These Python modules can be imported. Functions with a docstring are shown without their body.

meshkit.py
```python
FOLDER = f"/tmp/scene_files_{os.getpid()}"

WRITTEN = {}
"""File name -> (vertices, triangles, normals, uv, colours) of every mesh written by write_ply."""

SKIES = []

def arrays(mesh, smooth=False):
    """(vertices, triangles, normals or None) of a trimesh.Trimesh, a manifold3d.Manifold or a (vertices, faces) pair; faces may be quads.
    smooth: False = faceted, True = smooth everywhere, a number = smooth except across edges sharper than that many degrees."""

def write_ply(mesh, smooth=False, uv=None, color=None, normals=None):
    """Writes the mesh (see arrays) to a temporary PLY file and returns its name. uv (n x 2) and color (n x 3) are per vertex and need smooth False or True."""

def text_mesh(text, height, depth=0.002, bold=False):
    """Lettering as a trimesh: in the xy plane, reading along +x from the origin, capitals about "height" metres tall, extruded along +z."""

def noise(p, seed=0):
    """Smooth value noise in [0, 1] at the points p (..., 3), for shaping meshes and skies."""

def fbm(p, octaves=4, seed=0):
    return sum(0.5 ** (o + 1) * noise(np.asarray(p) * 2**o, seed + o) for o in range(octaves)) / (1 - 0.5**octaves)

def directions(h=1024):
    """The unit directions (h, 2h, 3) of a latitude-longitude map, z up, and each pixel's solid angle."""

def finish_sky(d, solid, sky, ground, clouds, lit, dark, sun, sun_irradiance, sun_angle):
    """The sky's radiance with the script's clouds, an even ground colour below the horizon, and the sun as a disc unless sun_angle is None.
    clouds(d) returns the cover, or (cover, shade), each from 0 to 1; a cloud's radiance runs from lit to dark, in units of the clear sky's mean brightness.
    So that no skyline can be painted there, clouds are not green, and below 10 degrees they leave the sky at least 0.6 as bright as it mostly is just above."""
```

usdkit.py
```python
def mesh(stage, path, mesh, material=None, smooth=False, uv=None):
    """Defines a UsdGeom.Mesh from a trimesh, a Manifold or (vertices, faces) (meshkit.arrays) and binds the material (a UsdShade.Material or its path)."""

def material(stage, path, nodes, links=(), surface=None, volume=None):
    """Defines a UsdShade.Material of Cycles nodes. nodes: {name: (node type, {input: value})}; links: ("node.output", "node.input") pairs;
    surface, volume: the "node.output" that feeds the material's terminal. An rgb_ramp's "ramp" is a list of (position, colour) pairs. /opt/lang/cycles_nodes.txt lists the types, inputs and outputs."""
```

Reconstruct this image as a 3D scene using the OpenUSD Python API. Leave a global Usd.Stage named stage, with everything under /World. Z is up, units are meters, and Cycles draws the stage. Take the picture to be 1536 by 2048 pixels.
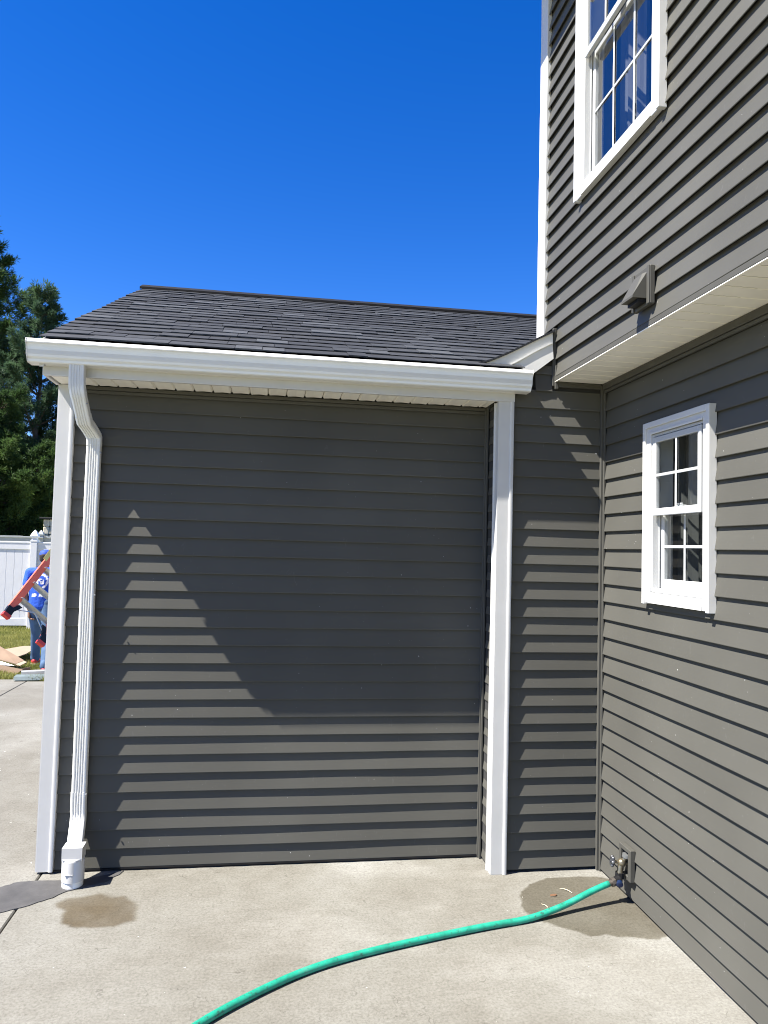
import math, random
import numpy as np, trimesh, manifold3d as m3, shapely
from shapely.geometry import Polygon, LineString, Point
import usdkit, meshkit
from pxr import Usd, UsdGeom, UsdLux, UsdShade, Gf, Sdf, Vt

stage = Usd.Stage.CreateInMemory()
UsdGeom.SetStageUpAxis(stage, 'Z')
UsdGeom.Xform.Define(stage, '/World')
UsdGeom.Scope.Define(stage, '/World/Looks')
rng = random.Random(7)
nrg = np.random.default_rng(7)

# ------------------------------------------------------------------ camera, sky, sun
CAM = np.array([1.2022, -4.3242, 1.7955])
YAW, PITCH, ROLL, FPX = -0.149047, 0.050493, -0.026036, 1472.44
def rot(yaw, pitch, roll):
    cy, sy = math.cos(yaw), math.sin(yaw); cp, sp = math.cos(pitch), math.sin(pitch); cr, sr = math.cos(roll), math.sin(roll)
    return (np.array([[cy, -sy, 0], [sy, cy, 0], [0, 0, 1]]) @ np.array([[1, 0, 0], [0, cp, -sp], [0, sp, cp]])
            @ np.array([[cr, 0, sr], [0, 1, 0], [-sr, 0, cr]]))
R = rot(YAW, PITCH, ROLL)
cam = UsdGeom.Camera.Define(stage, '/World/camera')
M = Gf.Matrix4d(*R[:, 0], 0, *R[:, 2], 0, *(-R[:, 1]), 0, *CAM, 1)
cam.AddTransformOp().Set(M)
cam.CreateHorizontalApertureAttr(36.0)
cam.CreateFocalLengthAttr(36.0 * FPX / 1536)
cam.CreateClippingRangeAttr((0.05, 5000))
cam.CreateExposureAttr(1.6)

SUN = np.array([-1.32, -0.37, 1.974]); SUN /= np.linalg.norm(SUN)
sky = UsdLux.DomeLight.Define(stage, '/World/sky')
sky.GetPrim().SetCustomDataByKey('kind', 'structure')
sky.GetPrim().SetCustomDataByKey('label', 'clear deep blue cloudless sky')
skym = usdkit.material(stage, '/World/Looks/sky', {
    's': ('sky_texture', {'sky_type': 'single_scattering', 'sun_disc': False, 'sun_elevation': math.asin(SUN[2]), 'sun_rotation': math.atan2(SUN[0], SUN[1]),
                          'altitude': 1500.0, 'air_density': 1.0, 'aerosol_density': 0.3, 'ozone_density': 3.0}),
    'h': ('hsv', {'saturation': 1.385, 'value': 1.42, 'hue': 0.517, 'fac': 1.0}),
    'b': ('background_shader', {'strength': 0.056})}, [('s.color', 'h.color'), ('h.color', 'b.color')], surface='b.background')
UsdShade.MaterialBindingAPI.Apply(sky.GetPrim()).Bind(skym)
sun = UsdLux.DistantLight.Define(stage, '/World/sun')
sun.CreateIntensityAttr(1.25); sun.CreateNormalizeAttr(True) if hasattr(sun, 'CreateNormalizeAttr') else None
sun.CreateAngleAttr(0.5); sun.CreateColorAttr(Gf.Vec3f(1.0, 0.95, 0.87))
zz = SUN; xx = np.cross([0, 0, 1], zz); xx /= np.linalg.norm(xx); yy = np.cross(zz, xx)
sun.AddTransformOp().Set(Gf.Matrix4d(*xx, 0, *yy, 0, *zz, 0, 0, 0, 20, 1))

# ------------------------------------------------------------------ materials
def L(name): return '/World/Looks/' + name
def simple(name, col, rough=0.5, metal=0.0, spec=0.5, var=0.0, bump=0.0, bscale=60, coat=0.0, islands=0.0):
    n = {'p': ('principled_bsdf', {'base_color': col, 'roughness': rough, 'metallic': metal, 'specular_ior_level': spec, 'coat_weight': coat})}
    l = []
    if var or bump or islands:
        n['g'] = ('geometry', {})
    if var:
        n['n'] = ('noise_texture', {'scale': 6.0, 'detail': 5.0, 'roughness': 0.6})
        n['r'] = ('rgb_ramp', {'ramp': [(0.3, [c * (1 - var) for c in col]), (0.7, [min(1, c * (1 + var)) for c in col])]})
        l += [('g.position', 'n.vector'), ('n.fac', 'r.fac'), ('r.color', 'p.base_color')]
    if bump:
        n['bn'] = ('noise_texture', {'scale': float(bscale), 'detail': 3.0})
        n['bu'] = ('bump', {'strength': bump, 'distance': 0.002})
        l += [('g.position', 'bn.vector'), ('bn.fac', 'bu.height'), ('bu.normal', 'p.normal')]
    return usdkit.material(stage, L(name), n, l, surface='p.BSDF')

def siding_mat(name, col):
    # vinyl: embossed wood grain stretched along the board, chalky specks, faint handling marks, slight tone shift per board
    hi = [c * 1.12 for c in col]; lo = [c * 0.9 for c in col]
    return usdkit.material(stage, L(name), {
        'g': ('geometry', {}), 'oi': ('object_info', {}),
        'm': ('mapping', {'scale': (2.0, 2.0, 60.0)}), 'grain': ('noise_texture', {'scale': 4.0, 'detail': 4.0}),
        'big': ('noise_texture', {'scale': 1.3, 'detail': 3.0}), 'r': ('rgb_ramp', {'ramp': [(0.3, lo), (0.7, hi)]}),
        'sp': ('noise_texture', {'scale': 75.0, 'detail': 1.0}), 'spm': ('noise_texture', {'scale': 2.5, 'detail': 2.0}),
        'sa': ('math', {'math_type': 'multiply_add', 'value2': 0.14}), 'st': ('map_range', {'from_min': 0.875, 'from_max': 0.91, 'clamp': True}),
        'sc': ('mix', {'color2': (0.42, 0.42, 0.41)}),
        'ms': ('mapping', {'scale': (9.0, 9.0, 3.0), 'rotation': (0.5, 0.5, 0.0)}), 'scf': ('noise_texture', {'scale': 6.0, 'detail': 6.0, 'roughness': 0.7, 'distortion': 1.5}),
        'sct': ('map_range', {'from_min': 0.62, 'from_max': 0.8, 'to_max': 0.2, 'clamp': True}), 'sc2': ('mix', {'color2': (0.3, 0.3, 0.3)}),
        'rv': ('map_range', {'from_min': 0.0, 'from_max': 1.0, 'to_min': 0.93, 'to_max': 1.06}), 'mul': ('mix', {'mix_type': 'multiply', 'fac': 1.0}),
        'comb': ('combine_color', {}),
        'bu': ('bump', {'strength': 0.25, 'distance': 0.0008}),
        'p': ('principled_bsdf', {'roughness': 0.5, 'specular_ior_level': 0.16})},
        [('g.position', 'm.vector'), ('m.vector', 'grain.vector'), ('g.position', 'big.vector'), ('big.fac', 'r.fac'), ('g.position', 'sp.vector'), ('g.position', 'spm.vector'),
         ('spm.fac', 'sa.value1'), ('sp.fac', 'sa.value3'), ('sa.value', 'st.value'), ('oi.random', 'rv.value'), ('rv.result', 'comb.r'), ('rv.result', 'comb.g'), ('rv.result', 'comb.b'),
         ('r.color', 'mul.color1'), ('comb.color', 'mul.color2'), ('g.position', 'ms.vector'), ('ms.vector', 'scf.vector'), ('scf.fac', 'sct.value'), ('sct.result', 'sc2.fac'),
         ('mul.color', 'sc2.color1'), ('sc2.color', 'sc.color1'), ('st.result', 'sc.fac'),
         ('sc.color', 'p.base_color'), ('grain.fac', 'bu.height'), ('bu.normal', 'p.normal')], surface='p.BSDF')

SIDE = siding_mat('siding_vinyl', (0.079, 0.0775, 0.068))
STRIM = simple('siding_trim', (0.073, 0.0715, 0.063), 0.5, spec=0.16, var=0.08)
SASH = simple('white_sash_vinyl', (0.44, 0.445, 0.44), 0.4, var=0.03)
WHITE = simple('white_vinyl', (0.53, 0.53, 0.52), 0.38, var=0.03)
GRILLE = simple('grille_vinyl', (0.42, 0.43, 0.43), 0.45)
WHITEM = simple('white_gutter_metal', (0.66, 0.655, 0.62), 0.35, var=0.03, bump=0.08, bscale=9)
SOFFIT = simple('soffit_vinyl', (0.90, 0.875, 0.80), 0.5, var=0.05)
DARKIN = simple('dark_backing', (0.03, 0.03, 0.03), 0.9)
FOUND = simple('foundation', (0.10, 0.10, 0.10), 0.9)
BLACKP = simple('black_plastic', (0.012, 0.012, 0.013), 0.45, spec=0.2)
ROOM = simple('room_wall', (0.62, 0.62, 0.58), 0.9)
CURT = simple('curtain_cloth', (0.09, 0.095, 0.11), 0.9)
BRASS = simple('weathered_brass', (0.30, 0.26, 0.18), 0.35, metal=0.8, var=0.35)
GREYM = simple('grey_metal', (0.32, 0.33, 0.34), 0.35, metal=0.6, var=0.2)
BLUEP = simple('blue_plastic', (0.004, 0.014, 0.05), 0.35)
ALU = simple('aluminium', (0.55, 0.55, 0.54), 0.4, metal=0.7, var=0.1)
ORANGE = simple('orange_fibreglass', (0.88, 0.14, 0.06), 0.4, var=0.08)
REDP = simple('red_rubber', (0.55, 0.03, 0.02), 0.5)
YELLOW = simple('yellow_sticker', (0.85, 0.6, 0.15), 0.5)
PANE = usdkit.material(stage, L('window_glass'), {'f': ('layer_weight', {'blend': 0.5}), 'pw': ('math', {'math_type': 'power', 'value2': 3.0}), 'ma': ('math', {'math_type': 'multiply_add', 'value2': 0.75, 'value3': 0.06}),
    't': ('transparent_bsdf', {'color': (0.86, 0.89, 0.9)}), 'g': ('glossy_bsdf', {'color': (1, 1, 1), 'roughness': 0.01}), 'm': ('mix_closure', {})},
    [('f.facing', 'pw.value1'), ('pw.value', 'ma.value1'), ('ma.value', 'm.fac'), ('t.BSDF', 'm.closure1'), ('g.BSDF', 'm.closure2')], surface='m.closure')
SHING = []
for i, c in enumerate([(0.021, 0.023, 0.027), (0.027, 0.0295, 0.0335), (0.036, 0.039, 0.044), (0.028, 0.030, 0.034), (0.048, 0.052, 0.058)]):
    SHING.append(usdkit.material(stage, L('shingle_granules_%d' % i), {'g': ('geometry', {}), 'n': ('noise_texture', {'scale': 130.0, 'detail': 4.0, 'roughness': 0.8}), 'n2': ('noise_texture', {'scale': 14.0, 'detail': 3.0}),
        'a': ('math', {'math_type': 'multiply_add', 'value2': 0.5}), 'h': ('math', {'math_type': 'multiply', 'value2': 0.5}),
        'r': ('rgb_ramp', {'ramp': [(0.3, [x * 0.6 for x in c]), (0.7, [x * 1.5 for x in c])]}), 'bu': ('bump', {'strength': 0.6, 'distance': 0.002}), 'p': ('principled_bsdf', {'roughness': 0.8, 'specular_ior_level': 0.3})},
        [('g.position', 'n.vector'), ('g.position', 'n2.vector'), ('n2.fac', 'h.value1'), ('n.fac', 'a.value1'), ('h.value', 'a.value3'), ('a.value', 'r.fac'), ('r.color', 'p.base_color'), ('n.fac', 'bu.height'), ('bu.normal', 'p.normal')], surface='p.BSDF'))

def concrete_mat(name):
    return usdkit.material(stage, L(name), {
        'g': ('geometry', {}),
        'big': ('noise_texture', {'scale': 0.9, 'detail': 5.0, 'roughness': 0.62, 'distortion': 0.6}),
        'rb': ('rgb_ramp', {'ramp': [(0.25, (0.112, 0.105, 0.088)), (0.45, (0.138, 0.132, 0.114)), (0.62, (0.160, 0.156, 0.138)), (0.8, (0.183, 0.180, 0.166))]}),
        'mid': ('noise_texture', {'scale': 9.0, 'detail': 6.0, 'roughness': 0.7}), 'rm': ('rgb_ramp', {'ramp': [(0.3, (0.98, 0.975, 0.965)), (0.7, (1.15, 1.155, 1.16))]}),
        'fin': ('noise_texture', {'scale': 80.0, 'detail': 6.0, 'roughness': 0.8}), 'rf': ('rgb_ramp', {'ramp': [(0.34, (0.70, 0.69, 0.66)), (0.5, (1, 1, 1)), (0.66, (1.24, 1.24, 1.23))]}),
        'pit': ('voronoi_texture', {'scale': 34.0}), 'pr': ('map_range', {'from_min': 0.02, 'from_max': 0.09, 'to_min': 0.0, 'to_max': 1.0, 'clamp': True}),
        'pn': ('noise_texture', {'scale': 7.0}), 'pm': ('math', {'math_type': 'greater_than', 'value2': 0.58}), 'pinv': ('math', {'math_type': 'subtract', 'value1': 1.0}),
        'pf': ('math', {'math_type': 'multiply'}), 'pf2': ('math', {'math_type': 'multiply', 'value2': 0.6}),
        'mm': ('mapping', {'scale': (2.0, 26.0, 1.0), 'rotation': (0, 0, 0.12)}), 'brm': ('noise_texture', {'scale': 3.0, 'detail': 4.0, 'distortion': 0.4}),
        'rbm': ('rgb_ramp', {'ramp': [(0.35, (0.965, 0.96, 0.95)), (0.65, (1.03, 1.03, 1.03))]}),
        'm1': ('mix', {'mix_type': 'multiply', 'fac': 1.0}), 'm2': ('mix', {'mix_type': 'multiply', 'fac': 1.0}), 'm3': ('mix', {'mix_type': 'multiply', 'fac': 1.0}),
        'm4': ('mix', {'color2': (0.05, 0.045, 0.036)}),
        'cd': ('noise_texture', {'scale': 5.0, 'detail': 3.0}), 'cdm': ('vector_math', {'math_type': 'multiply_add', 'vector2': (0.35, 0.35, 0.35)}), 'cv': ('voronoi_texture', {'feature': 'distance_to_edge', 'scale': 6.5}), 'cr': ('map_range', {'from_min': 0.004, 'from_max': 0.014, 'to_min': 1.0, 'to_max': 0.0, 'clamp': True}), 'cn': ('noise_texture', {'scale': 11.0, 'detail': 2.0}), 'cnm': ('map_range', {'from_min': 0.56, 'from_max': 0.64, 'clamp': True}), 'cf': ('math', {'math_type': 'multiply'}), 'cf2': ('math', {'math_type': 'multiply', 'value2': 0.5}), 'm8': ('mix', {'color2': (0.05, 0.045, 0.036)}),
        'aw': ('attribute', {'attribute': 'damp'}), 'as': ('attribute', {'attribute': 'stain'}), 'ap': ('attribute', {'attribute': 'bleach'}),
        'm5': ('mix', {'mix_type': 'multiply', 'color2': (0.56, 0.53, 0.47)}), 'm6': ('mix', {'mix_type': 'multiply', 'color2': (0.44, 0.36, 0.25)}), 'm7': ('mix', {'mix_type': 'multiply', 'color2': (1.5, 1.53, 1.6)}),
        'bpm': ('math', {'math_type': 'multiply', 'value2': 0.55}),
        'bs': ('math', {'math_type': 'multiply_add', 'value2': 0.4}), 'bu': ('bump', {'strength': 0.35, 'distance': 0.003}),
        'rr': ('map_range', {'from_min': 0.0, 'from_max': 1.0, 'to_min': 0.85, 'to_max': 0.5}),
        'p': ('principled_bsdf', {'roughness': 0.85, 'specular_ior_level': 0.35})},
        [('g.position', 'big.vector'), ('big.fac', 'rb.fac'), ('g.position', 'mid.vector'), ('mid.fac', 'rm.fac'), ('g.position', 'fin.vector'), ('fin.fac', 'rf.fac'),
         ('rb.color', 'm1.color1'), ('rm.color', 'm1.color2'), ('m1.color', 'm2.color1'), ('rf.color', 'm2.color2'), ('g.position', 'mm.vector'), ('mm.vector', 'brm.vector'), ('brm.fac', 'rbm.fac'),
         ('m2.color', 'm3.color1'), ('rbm.color', 'm3.color2'), ('g.position', 'pit.vector'), ('pit.distance', 'pr.value'), ('pr.result', 'pinv.value2'), ('g.position', 'pn.vector'), ('pn.fac', 'pm.value1'),
         ('pinv.value', 'pf.value1'), ('pm.value', 'pf.value2'), ('pf.value', 'pf2.value1'), ('m3.color', 'm4.color1'), ('pf2.value', 'm4.fac'),
         ('g.position', 'cd.vector'), ('cd.color', 'cdm.vector1'), ('g.position', 'cdm.vector3'), ('cdm.vector', 'cv.vector'), ('cv.distance', 'cr.value'), ('g.position', 'cn.vector'), ('cn.fac', 'cnm.value'), ('cr.result', 'cf.value1'), ('cnm.result', 'cf.value2'), ('cf.value', 'cf2.value1'), ('m4.color', 'm8.color1'), ('cf2.value', 'm8.fac'), ('ap.fac', 'bpm.value1'), ('bpm.value', 'm7.fac'), ('m8.color', 'm7.color1'), ('m7.color', 'm5.color1'), ('aw.fac', 'm5.fac'), ('m5.color', 'm6.color1'), ('as.fac', 'm6.fac'), ('m6.color', 'p.base_color'),
         ('fin.fac', 'bs.value1'), ('mid.fac', 'bs.value3'), ('bs.value', 'bu.height'), ('bu.normal', 'p.normal'), ('aw.fac', 'rr.value'), ('rr.result', 'p.roughness')], surface='p.BSDF')
CONC = concrete_mat('concrete')
ASPH = usdkit.material(stage, L('asphalt'), {'g': ('geometry', {}), 'n': ('noise_texture', {'scale': 5.0, 'detail': 6.0, 'roughness': 0.7}), 'r': ('rgb_ramp', {'ramp': [(0.3, (0.04, 0.039, 0.039)), (0.6, (0.068, 0.066, 0.065)), (0.8, (0.15, 0.145, 0.135))]}),
    'n2': ('noise_texture', {'scale': 120.0}), 'bu': ('bump', {'strength': 0.5, 'distance': 0.002}), 'p': ('principled_bsdf', {'roughness': 0.75})},
    [('g.position', 'n.vector'), ('n.fac', 'r.fac'), ('r.color', 'p.base_color'), ('g.position', 'n2.vector'), ('n2.fac', 'bu.height'), ('bu.normal', 'p.normal')], surface='p.BSDF')
HOSE = usdkit.material(stage, L('hose_rubber'), {'g': ('geometry', {}), 'n': ('noise_texture', {'scale': 14.0, 'detail': 5.0, 'roughness': 0.65}), 'r': ('rgb_ramp', {'ramp': [(0.3, (0.012, 0.17, 0.115)), (0.55, (0.014, 0.30, 0.20)), (0.75, (0.07, 0.27, 0.20))]}),
    'n2': ('noise_texture', {'scale': 60.0, 'detail': 2.0}), 'mr': ('map_range', {'from_min': 0.60, 'from_max': 0.72, 'to_max': 0.75, 'clamp': True}), 'mx': ('mix', {'color2': (0.03, 0.06, 0.05)}),
    'p': ('principled_bsdf', {'roughness': 0.38})}, [('g.position', 'n.vector'), ('n.fac', 'r.fac'), ('g.position', 'n2.vector'), ('n2.fac', 'mr.value'), ('mr.result', 'mx.fac'), ('r.color', 'mx.color1'), ('mx.color', 'p.base_color')], surface='p.BSDF')
def leaf_mat(name, ramp, trans=0.3):
    return usdkit.material(stage, L(name), {'g': ('geometry', {}), 'r': ('rgb_ramp', {'ramp': ramp}), 'n': ('noise_texture', {'scale': 1.2, 'detail': 2.0}), 'a': ('math', {'math_type': 'multiply_add', 'value2': 0.5}), 'h': ('math', {'math_type': 'multiply_add', 'value2': 0.9, 'value3': -0.2}),
        'd': ('principled_bsdf', {'roughness': 0.6, 'specular_ior_level': 0.25}), 't': ('translucent_bsdf', {}), 'm': ('mix_closure', {'fac': trans})},
        [('g.random_per_island', 'a.value1'), ('g.position', 'n.vector'), ('n.fac', 'h.value1'), ('h.value', 'a.value3'), ('a.value', 'r.fac'), ('r.color', 'd.base_color'), ('r.color', 't.color'), ('d.BSDF', 'm.closure1'), ('t.BSDF', 'm.closure2')], surface='m.closure')
NEEDLE = leaf_mat('pine_needles', [(0.1, (0.035, 0.07, 0.022)), (0.5, (0.10, 0.165, 0.04)), (0.9, (0.24, 0.31, 0.075))], 0.45)
NEEDLEB = leaf_mat('blue_pine_needles', [(0.1, (0.035, 0.07, 0.04)), (0.5, (0.085, 0.145, 0.07)), (0.9, (0.19, 0.26, 0.12))], 0.45)
GRASS = leaf_mat('grass_blades', [(0.1, (0.16, 0.18, 0.045)), (0.5, (0.34, 0.33, 0.11)), (0.9, (0.55, 0.48, 0.23))], 0.45)
BARK = simple('bark', (0.09, 0.065, 0.045), 0.9, var=0.4, bump=0.8, bscale=25)
SOIL = simple('lawn_ground', (0.30, 0.27, 0.12), 0.95, var=0.35)
GROUND = simple('distant_ground', (0.12, 0.13, 0.06), 0.95, var=0.25)
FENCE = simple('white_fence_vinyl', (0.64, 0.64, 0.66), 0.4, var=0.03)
SHADED_FENCE = simple('shaded_fence_vinyl', (0.30, 0.32, 0.33), 0.6, var=0.1)  # white vinyl with the shade of the trees put into its grey
CARD = simple('cardboard', (0.22, 0.15, 0.10), 0.85, var=0.1)
CARDL = simple('cardboard_inside', (0.27, 0.215, 0.15), 0.85, var=0.06)
MOTTLE = simple('pale_mottle', (0.50, 0.45, 0.33), 0.9, var=0.5, bump=0.8, bscale=12)
SKIN = simple('skin', (0.27, 0.145, 0.09), 0.5, var=0.06)
GLOVE = simple('dark_hair', (0.02, 0.014, 0.011), 0.7)
JEANS = simple('denim', (0.05, 0.10, 0.19), 0.85, var=0.3, bump=0.3, bscale=40)
CAPM = simple('blue_cap_cloth', (0.012, 0.055, 0.36), 0.75)
SHOE = simple('red_shoe', (0.5, 0.02, 0.03), 0.55)
SOLE = simple('white_sole', (0.75, 0.74, 0.72), 0.6)
SHIRT = usdkit.material(stage, L('blue_shirt'), {'g': ('geometry', {}), 'a': ('attribute', {'attribute': 'print'}), 'mx': ('mix', {'color1': (0.010, 0.075, 0.47), 'color2': (0.75, 0.77, 0.8)}),
    'p': ('principled_bsdf', {'roughness': 0.8}), 'n': ('noise_texture', {'scale': 18.0, 'detail': 2.0}), 'bu': ('bump', {'strength': 0.5, 'distance': 0.02})},
    [('a.fac', 'mx.fac'), ('mx.color', 'p.base_color'), ('g.position', 'n.vector'), ('n.fac', 'bu.height'), ('bu.normal', 'p.normal')], surface='p.BSDF')
TWIGM = simple('pale_twig', (0.62, 0.56, 0.42), 0.8)
LEAFM = simple('brown_leaf', (0.12, 0.06, 0.03), 0.8)
CHIP = simple('white_chips', (0.75, 0.75, 0.72), 0.8)
SPECK = simple('dark_specks', (0.05, 0.04, 0.03), 0.9)

# ------------------------------------------------------------------ scene-tree helpers
BASE, USED = {}, {}
def fresh(parent, name):
    k = USED.get((parent, name), 0); USED[(parent, name)] = k + 1
    return f'{parent}/{name}' if k == 0 else f'{parent}/{name}_{k:03d}'
def keys(prim, **kw):
    for k, v in kw.items():
        if v: prim.SetCustomDataByKey(k, v)
def thing(name, label, cat=None, base=(0, 0, 0), group=None, kind=None):
    path = fresh('/World', name)
    x = UsdGeom.Xform.Define(stage, path); x.AddTranslateOp().Set(Gf.Vec3d(*map(float, base)))
    BASE[path] = np.array(base, float)
    keys(x.GetPrim(), label=label, category=cat, group=group, kind=kind)
    return path
def put(parent, name, mesh, mat, smooth=False, label=None, kind=None, prim_float=None):
    path = fresh(parent, name)
    b = BASE.get(parent, np.zeros(3)); BASE[path] = b
    v, f, n = meshkit.arrays(mesh, smooth)
    if n is not None and prim_float is None:
        m = usdkit.mesh(stage, path, trimesh_like(v - b, f), mat, smooth=False)
        m.CreateNormalsAttr(Vt.Vec3fArray.FromNumpy(n.astype(np.float32))); m.SetNormalsInterpolation('vertex')
    else:
        m = usdkit.mesh(stage, path, (v - b, f), mat)
        if n is not None:
            m.CreateNormalsAttr(Vt.Vec3fArray.FromNumpy(n.astype(np.float32))); m.SetNormalsInterpolation('vertex')
    if prim_float:
        for k, a in prim_float.items():
            UsdGeom.PrimvarsAPI(m).CreatePrimvar(k, Sdf.ValueTypeNames.FloatArray, 'vertex').Set(Vt.FloatArray.FromNumpy(np.asarray(a, np.float32)))
    keys(m.GetPrim(), label=label, kind=kind)
    return path
def trimesh_like(v, f): return (v, f)
def lone(name, mesh, mat, label, cat=None, group=None, kind=None, smooth=False, **kw):
    v, f, n = meshkit.arrays(mesh, False)
    lo, hi = v.min(0), v.max(0); b = np.array([(lo[0] + hi[0]) / 2, (lo[1] + hi[1]) / 2, lo[2]])
    path = fresh('/World', name)
    v, f, n = meshkit.arrays(mesh, smooth)
    m = usdkit.mesh(stage, path, (v - b, f), mat)
    if n is not None:
        m.CreateNormalsAttr(Vt.Vec3fArray.FromNumpy(n.astype(np.float32))); m.SetNormalsInterpolation('vertex')
    m.AddTranslateOp().Set(Gf.Vec3d(*map(float, b)))
    keys(m.GetPrim(), label=label, category=cat, group=group, kind=kind)
    return path

# ------------------------------------------------------------------ shape helpers
def cat(*ms):
    vs, fs, n = [], [], 0
    for m in ms:
        v, f, _ = meshkit.arrays(m, False)
        vs.append(v); fs.append(f + n); n += len(v)
    return np.vstack(vs), np.vstack(fs)
def hull(pts):
    h = trimesh.convex.convex_hull(np.asarray(pts, float)); return np.array(h.vertices), np.array(h.faces)
def box(x0, x1, y0, y1, z0, z1, c=0.0):
    lo, hi = np.minimum((x0, y0, z0), (x1, y1, z1)), np.maximum((x0, y0, z0), (x1, y1, z1))
    if c <= 0:
        m = trimesh.creation.box(extents=hi - lo); return np.array(m.vertices) + (lo + hi) / 2, np.array(m.faces)
    c = min(c, *((hi - lo) * 0.45)); pts = []
    for sx in (0, 1):
        for sy in (0, 1):
            for sz in (0, 1):
                p = np.where([sx, sy, sz], hi, lo); d = np.where([sx, sy, sz], -c, c)
                for k in range(3):
                    q = p + d; q[k] = p[k]; pts.append(q)
    return hull(pts)
def prism(poly, a, b, fn):
    """polygon (u,v) points extruded from a to b, fn(u,v,t)->xyz"""
    P = Polygon(poly) if not isinstance(poly, Polygon) else poly
    m = trimesh.creation.extrude_polygon(shapely.geometry.polygon.orient(P), b - a, engine='earcut')
    v = np.array(m.vertices); w = np.stack(fn(v[:, 0], v[:, 1], v[:, 2] + a), 1)
    f = np.array(m.faces)
    A = w[f]; vol = np.einsum('ij,ij->i', A[:, 0], np.cross(A[:, 1], A[:, 2])).sum()
    return w, (f if vol > 0 else f[:, ::-1])
def tube(pts, rad, sides=12, closed=True, smooth_n=None):
    p = np.asarray(pts, float)
    if smooth_n:
        from scipy.interpolate import CubicSpline
        s = np.r_[0, np.cumsum(np.linalg.norm(np.diff(p, axis=0), axis=1))]
        t = np.linspace(0, s[-1], smooth_n); rad = np.interp(t, s, np.broadcast_to(rad, len(p))); p = CubicSpline(s, p)(t)
    rad = np.broadcast_to(rad, len(p))
    t = np.gradient(p, axis=0); t /= np.linalg.norm(t, axis=1, keepdims=True) + 1e-12
    ref = np.array([0, 0, 1.0]) if abs(t[0, 2]) < 0.9 else np.array([1.0, 0, 0])
    a = np.cross(t[0], ref); a /= np.linalg.norm(a); rows = []
    for i in range(len(p)):
        a = a - t[i] * (a @ t[i]); a /= np.linalg.norm(a); b = np.cross(t[i], a)
        an = np.arange(sides) * 2 * np.pi / sides
        rows.append(p[i] + rad[i] * (np.cos(an)[:, None] * a + np.sin(an)[:, None] * b))
    v = np.vstack(rows); n = len(p); i, j = np.meshgrid(np.arange(n - 1), np.arange(sides), indexing='ij')
    q = np.stack([i * sides + j, i * sides + (j + 1) % sides, (i + 1) * sides + (j + 1) % sides, (i + 1) * sides + j], -1).reshape(-1, 4)
    f = np.vstack([q[:, [0, 1, 2]], q[:, [0, 2, 3]]])
    v = np.vstack([v, p[0], p[-1]]); c0, c1 = n * sides, n * sides + 1; k = np.arange(sides)
    f = np.vstack([f, np.stack([np.full(sides, c0), (k + 1) % sides, k], 1), np.stack([np.full(sides, c1), (n - 1) * sides + k, (n - 1) * sides + (k + 1) % sides], 1)])
    return v, f
def man(m):
    v, f, _ = meshkit.arrays(m, False)
    return m3.Manifold(m3.Mesh(vert_properties=np.asarray(v, np.float32), tri_verts=np.asarray(f, np.uint32)))
def cut(solid, *holes):
    s = man(solid)
    for h in holes: s = s - man(h)
    return s
def hills(seed, n=6):
    r = np.random.default_rng(seed); k = r.uniform(1.2, 8, n); ph = r.uniform(0, 6.28, n); a = r.uniform(.3, 1, n); a /= a.sum()
    return lambda t: (a[:, None] * np.sin(k[:, None] * np.atleast_1d(t)[None] + ph[:, None])).sum(0)

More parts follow.
